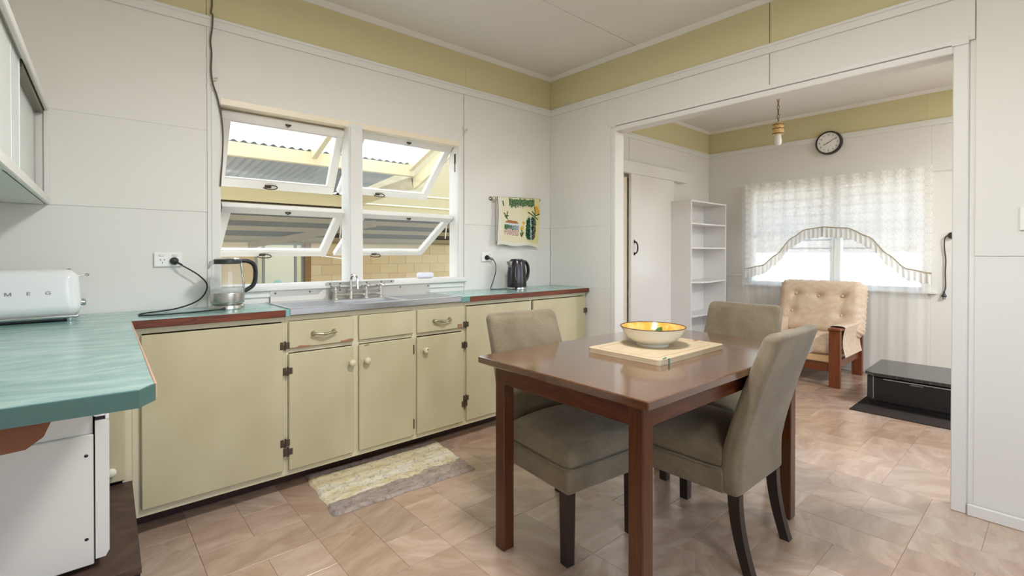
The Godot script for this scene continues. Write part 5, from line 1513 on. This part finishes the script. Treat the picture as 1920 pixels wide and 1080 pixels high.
func armchair() -> void:
	var a := thing("armchair", "cream buttoned armchair with timber posts, under the lace-curtained window", "armchair", Vector3(2.33, 0, 1.30))
	var nl := noise(71, 1.0, 3)
	var hide := tex(paint(128, 128, func(x: int, y: int) -> Color: return C(224, 203, 178).lerp(C(212, 187, 158), clampf(0.5 + cyc(nl, x / 128.0, y / 128.0, 1.0, 1.4), 0, 1))), 0.5, 0.4, Color.WHITE, Vector3.ONE * 2.0)
	var red := tex(wood_tex(72, C(104, 50, 22), C(138, 74, 38), false), 0.35, 0.5, Color.WHITE, Vector3(5, 1.5, 1))
	for sz in [-1.0, 1.0]:
		var zo: float = 1.297 + sz * 0.305
		var b := M(a)
		b.box(1.955, 0.0, zo - 0.044, 2.0, 0.505, zo + 0.044, 0.004)
		put(b, "leg", red, a)
		b = M(a); b.box(2.66, 0.0, zo - 0.044, 2.705, 0.505, zo + 0.044, 0.004)
		put(b, "leg", red, a)
		b = M(a); b.box(1.945, 0.505, zo - 0.05, 2.72, 0.528, zo + 0.05, 0.005)
		put(b, "arm_rail", red, a)
		b = M(a); b.box(2.0, 0.17, zo - 0.016, 2.66, 0.235, zo + 0.016, 0.003)
		put(b, "side_rail", red, a)
		b = M(a)      # leather sling hung over the arm
		b.grid(func(u: float, v: float) -> Vector3:
			var x := lerpf(2.04, 2.62, u) + 0.05 * v * (0.5 - u)
			var t := (v - 0.35) * 2.0
			if v < 0.2: return Vector3(x, lerpf(0.36, 0.53, v / 0.2), zo - sz * 0.058)
			if v < 0.5:
				var q := PI * (v - 0.2) / 0.3
				return Vector3(x, 0.53 + 0.012 * sin(q), zo - sz * 0.058 * cos(q))
			return Vector3(x, lerpf(0.53, 0.26, (v - 0.5) / 0.5), zo + sz * (0.058 - 0.02 * sin(PI * (v - 0.5) / 0.5))), 10, 20)
		put(b, "arm_sling", hide, a, 60)
	var b := M(a); b.box(1.985, 0.215, 1.04, 2.03, 0.272, 1.555, 0.004)
	put(b, "seat_rail", mat(C(222, 184, 138), 0.5), a)
	b = M(a); b.box(2.63, 0.19, 1.04, 2.66, 0.25, 1.555, 0.003)
	put(b, "seat_rail", mat(C(222, 184, 138), 0.5), a)
	b = M(a); b.box(2.0, 0.13, 0.96, 2.03, 0.2, 1.63, 0.003)
	put(b, "cross_rail", red, a)
	b = M(a)
	b.rbox(Vector3(2.26, 0.345, 1.297), Vector3(0.56, 0.14, 0.52), 0.06, 4, 6, func(q: Vector3) -> Vector3:
		q.y += 0.025 * (1.0 - pow(q.x / 0.28, 2.0)) * (1.0 - pow(q.z / 0.26, 2.0)) * (1.0 if q.y > 0 else 0.0)
		return q)
	put(b, "seat_cushion", hide, a, 60)
	var dents := [Vector2(-0.205, 0.12), Vector2(0.0, 0.105), Vector2(0.205, 0.115), Vector2(-0.235, -0.06), Vector2(0.205, -0.075)]
	b = M(a)
	var lean := Basis(Vector3(0, 0, 1), -0.22)
	var mid := Vector3(2.60, 0.645, 1.306)
	var place := func(q: Vector3) -> Vector3: return lean * q
	b.rbox(mid, Vector3(0.19, 0.55, 0.77), 0.085, 6, 20, func(q: Vector3) -> Vector3:
		if q.x < 0.0:
			var dep := 0.0
			for d in dents:
				dep += 0.03 * exp(-Vector2(q.z - d.x, q.y - d.y).length_squared() / 0.0022)
			for e in [[0, 1], [1, 2], [0, 3], [2, 4]]:
				var p: Vector2 = dents[e[0]]
				var dd: Vector2 = dents[e[1]] - p
				var w := Vector2(q.z, q.y) - p
				var h := clampf(w.dot(dd) / dd.length_squared(), 0, 1)
				dep += 0.010 * exp(-(w - dd * h).length_squared() / 0.0003)
			q.x += dep
			q.x -= 0.02 * (1.0 - pow(q.z / 0.385, 2.0))
		var rim := maxf(absf(q.z) / 0.385, absf(q.y) / 0.275)
		if rim > 0.80:
			var ang := atan2(q.y / 0.275, q.z / 0.385)
			q *= 1.0 + 0.012 * sin(ang * 60.0) * clampf((rim - 0.80) / 0.1, 0, 1)
		return lean * q)
	put(b, "back_cushion", hide, a, 60)
	for d in dents:
		b = M(a); b.ball(mid + lean * Vector3(-0.083 + 0.0, d.y, d.x), Vector3(0.008, 0.013, 0.013), 12)
		put(b, "button", hide, a, 60)

func curtains() -> void:
	var lace := mat(Color.WHITE, 0.9, 0.0, 0.1)
	lace.uv1_scale = Vector3(9.0, 9.0, 1)
	lace.albedo_texture = paint(256, 256, func(x: int, y: int) -> Color:
		var u := fmod(x / 128.0, 1.0)
		var v := fmod(y / 128.0 + (0.5 if x >= 128 else 0.0), 1.0)
		var p := Vector2(u - 0.5, v - 0.5)
		var r := p.length()
		var a := atan2(p.y, p.x)
		var net := 0.42 + (0.16 if (x % 8 < 2 or y % 8 < 2) else 0.0)
		if r < 0.34 + 0.05 * cos(a * 8.0): net = 0.9
		if absf(r - 0.22) < 0.035: net = 0.44
		if r < 0.09: net = 0.5
		if absf(r - 0.44) < 0.025: net = 0.8
		return Color(0.98, 0.975, 0.96, net), true)
	lace.transparency = BaseMaterial3D.TRANSPARENCY_ALPHA
	lace.backlight_enabled = true; lace.backlight = C(205, 203, 198)
	var sheer := mat(C(250, 249, 245, 0.42), 0.9, 0.0, 0.1)
	sheer.transparency = BaseMaterial3D.TRANSPARENCY_ALPHA
	sheer.backlight_enabled = true; sheer.backlight = C(255, 254, 250)
	var arch := [[0.447, 1.013], [0.646, 1.056], [0.789, 1.174], [0.954, 1.363], [1.087, 1.452], [1.264, 1.474], [1.479, 1.454], [1.66, 1.362], [1.811, 1.187], [1.954, 1.05], [2.14, 1.012]]
	for p in arch:      # the figures hold on the wall; the lace hangs a little nearer
		p[0] = 2.95 - (2.95 - p[0]) * 0.985; p[1] = 1.2 + (p[1] - 1.2) * 0.985
	var low := func(z: float) -> float:
		for i in arch.size() - 1:
			if z <= arch[i + 1][0] or i == arch.size() - 2:
				var t: float = clampf((z - arch[i][0]) / (arch[i + 1][0] - arch[i][0]), 0, 1)
				return lerpf(arch[i][1], arch[i + 1][1], t * t * (3.0 - 2.0 * t) * 0.5 + t * 0.5)
		return 1.0
	var edge := mat(C(178, 164, 132), 0.8)
	var frill := mat(C(226, 223, 214, 0.86), 0.9, 0.0, 0.1)
	frill.transparency = BaseMaterial3D.TRANSPARENCY_ALPHA
	frill.backlight_enabled = true; frill.backlight = C(150, 148, 142)
	for h in 2:
		var za: float = [0.485, 1.265][h]
		var zb: float = [1.285, 2.152][h]
		var v := thing("lace_valance", ["left half of the white lace valance over the window", "right half of the white lace valance over the window"][h], "curtain", Vector3(2.75, 1.99, (za + zb) / 2), 0.0, "lace valances")
		var off := 0.006 * h
		var xz := func(z: float, k: float) -> float: return 2.752 - off + 0.007 * sin(z * 52.0) * k + 0.004 * sin(z * 23.0 + 1.0)
		var b := M(v)
		b.grid(func(u: float, t: float) -> Vector3:
			var z := lerpf(za, zb, u)
			return Vector3(xz.call(z, 1.0 - t * 0.6), lerpf(1.993, low.call(z), t), z), 90, 24, Vector2(zb - za, 0.75))
		put(b, "lace_panel", lace, v, 70)
		b = M(v)
		b.grid(func(u: float, t: float) -> Vector3:
			var z := lerpf(za, zb, u)
			return Vector3(2.745 - off + (0.003 + 0.010 * t) * sin(z * 150.0), low.call(z) - 0.105 * t + 0.006 * t * sin(z * 75.0), z + 0.004 * t * sin(z * 110.0)), 160, 5, Vector2(zb - za, 0.1))
		put(b, "ruffle", frill, v, 70)
		b = M(v)
		var pts := []
		for i in 41:
			var z := lerpf(za, zb, i / 40.0)
			pts.append(Vector3(2.741 - off, low.call(z), z))
		b.tube(pts, 0.005, 6)
		put(b, "edging", edge, v)
	for h in 2:
		var za: float = [0.43, 1.383][h]
		var zb: float = [1.375, 2.12][h]
		var b := M()
		b.grid(func(u: float, t: float) -> Vector3:
			var z := lerpf(za, zb, u)
			var f := 0.010 * sin(z * 40.0 + 0.6 * sin(z * 7.0)) + 0.004 * sin(z * 91.0)
			return Vector3(2.785 + f * (0.7 + 0.5 * t) - 0.01 * t, lerpf(1.982, 0.03, t), z + 0.02 * t * sin(z * 3.0)), 200, 16)
		var o := put(b, "sheer_curtain", sheer, null, 70)
		tag(o, ["white sheer curtain on the window's left half, behind the armchair", "white sheer curtain on the window's right half, behind the black trunk"][h], "curtain", "sheer curtains")

# ---------------------------------------------------------------- lamps above and behind the picture
func ceiling_lamp(at: Vector3, energy: float, label: String) -> void:
	var l := thing("ceiling_light", label, "lamp", at)
	var b := M(l, false)
	b.lathe([Vector2(0, -0.03), Vector2(0.19, -0.03), Vector2(0.2, -0.02), Vector2(0.2, 0.003), Vector2(0, 0.003)], Vector3.ZERO, 32)
	put(b, "base", mat(C(236, 234, 228), 0.4), l)
	var em := mat(C(250, 246, 236), 0.4)
	em.emission_enabled = true; em.emission = C(250, 251, 255); em.emission_energy_multiplier = 1.5
	b = M(l, false)
	b.lathe([Vector2(0, -0.075), Vector2(0.09, -0.07), Vector2(0.155, -0.05), Vector2(0.18, -0.03), Vector2(0, -0.03)], Vector3.ZERO, 32)
	put(b, "diffuser", em, l, 60)
	var a := AreaLight3D.new()
	hang(a, "lamp_light", l)
	a.position = Vector3(0, -0.082, 0)
	a.rotation.x = -PI / 2
	a.area_size = Vector2(0.34, 0.34)
	a.light_color = C(250, 251, 255); a.light_energy = energy; a.shadow_enabled = true
	a.area_range = 12.0
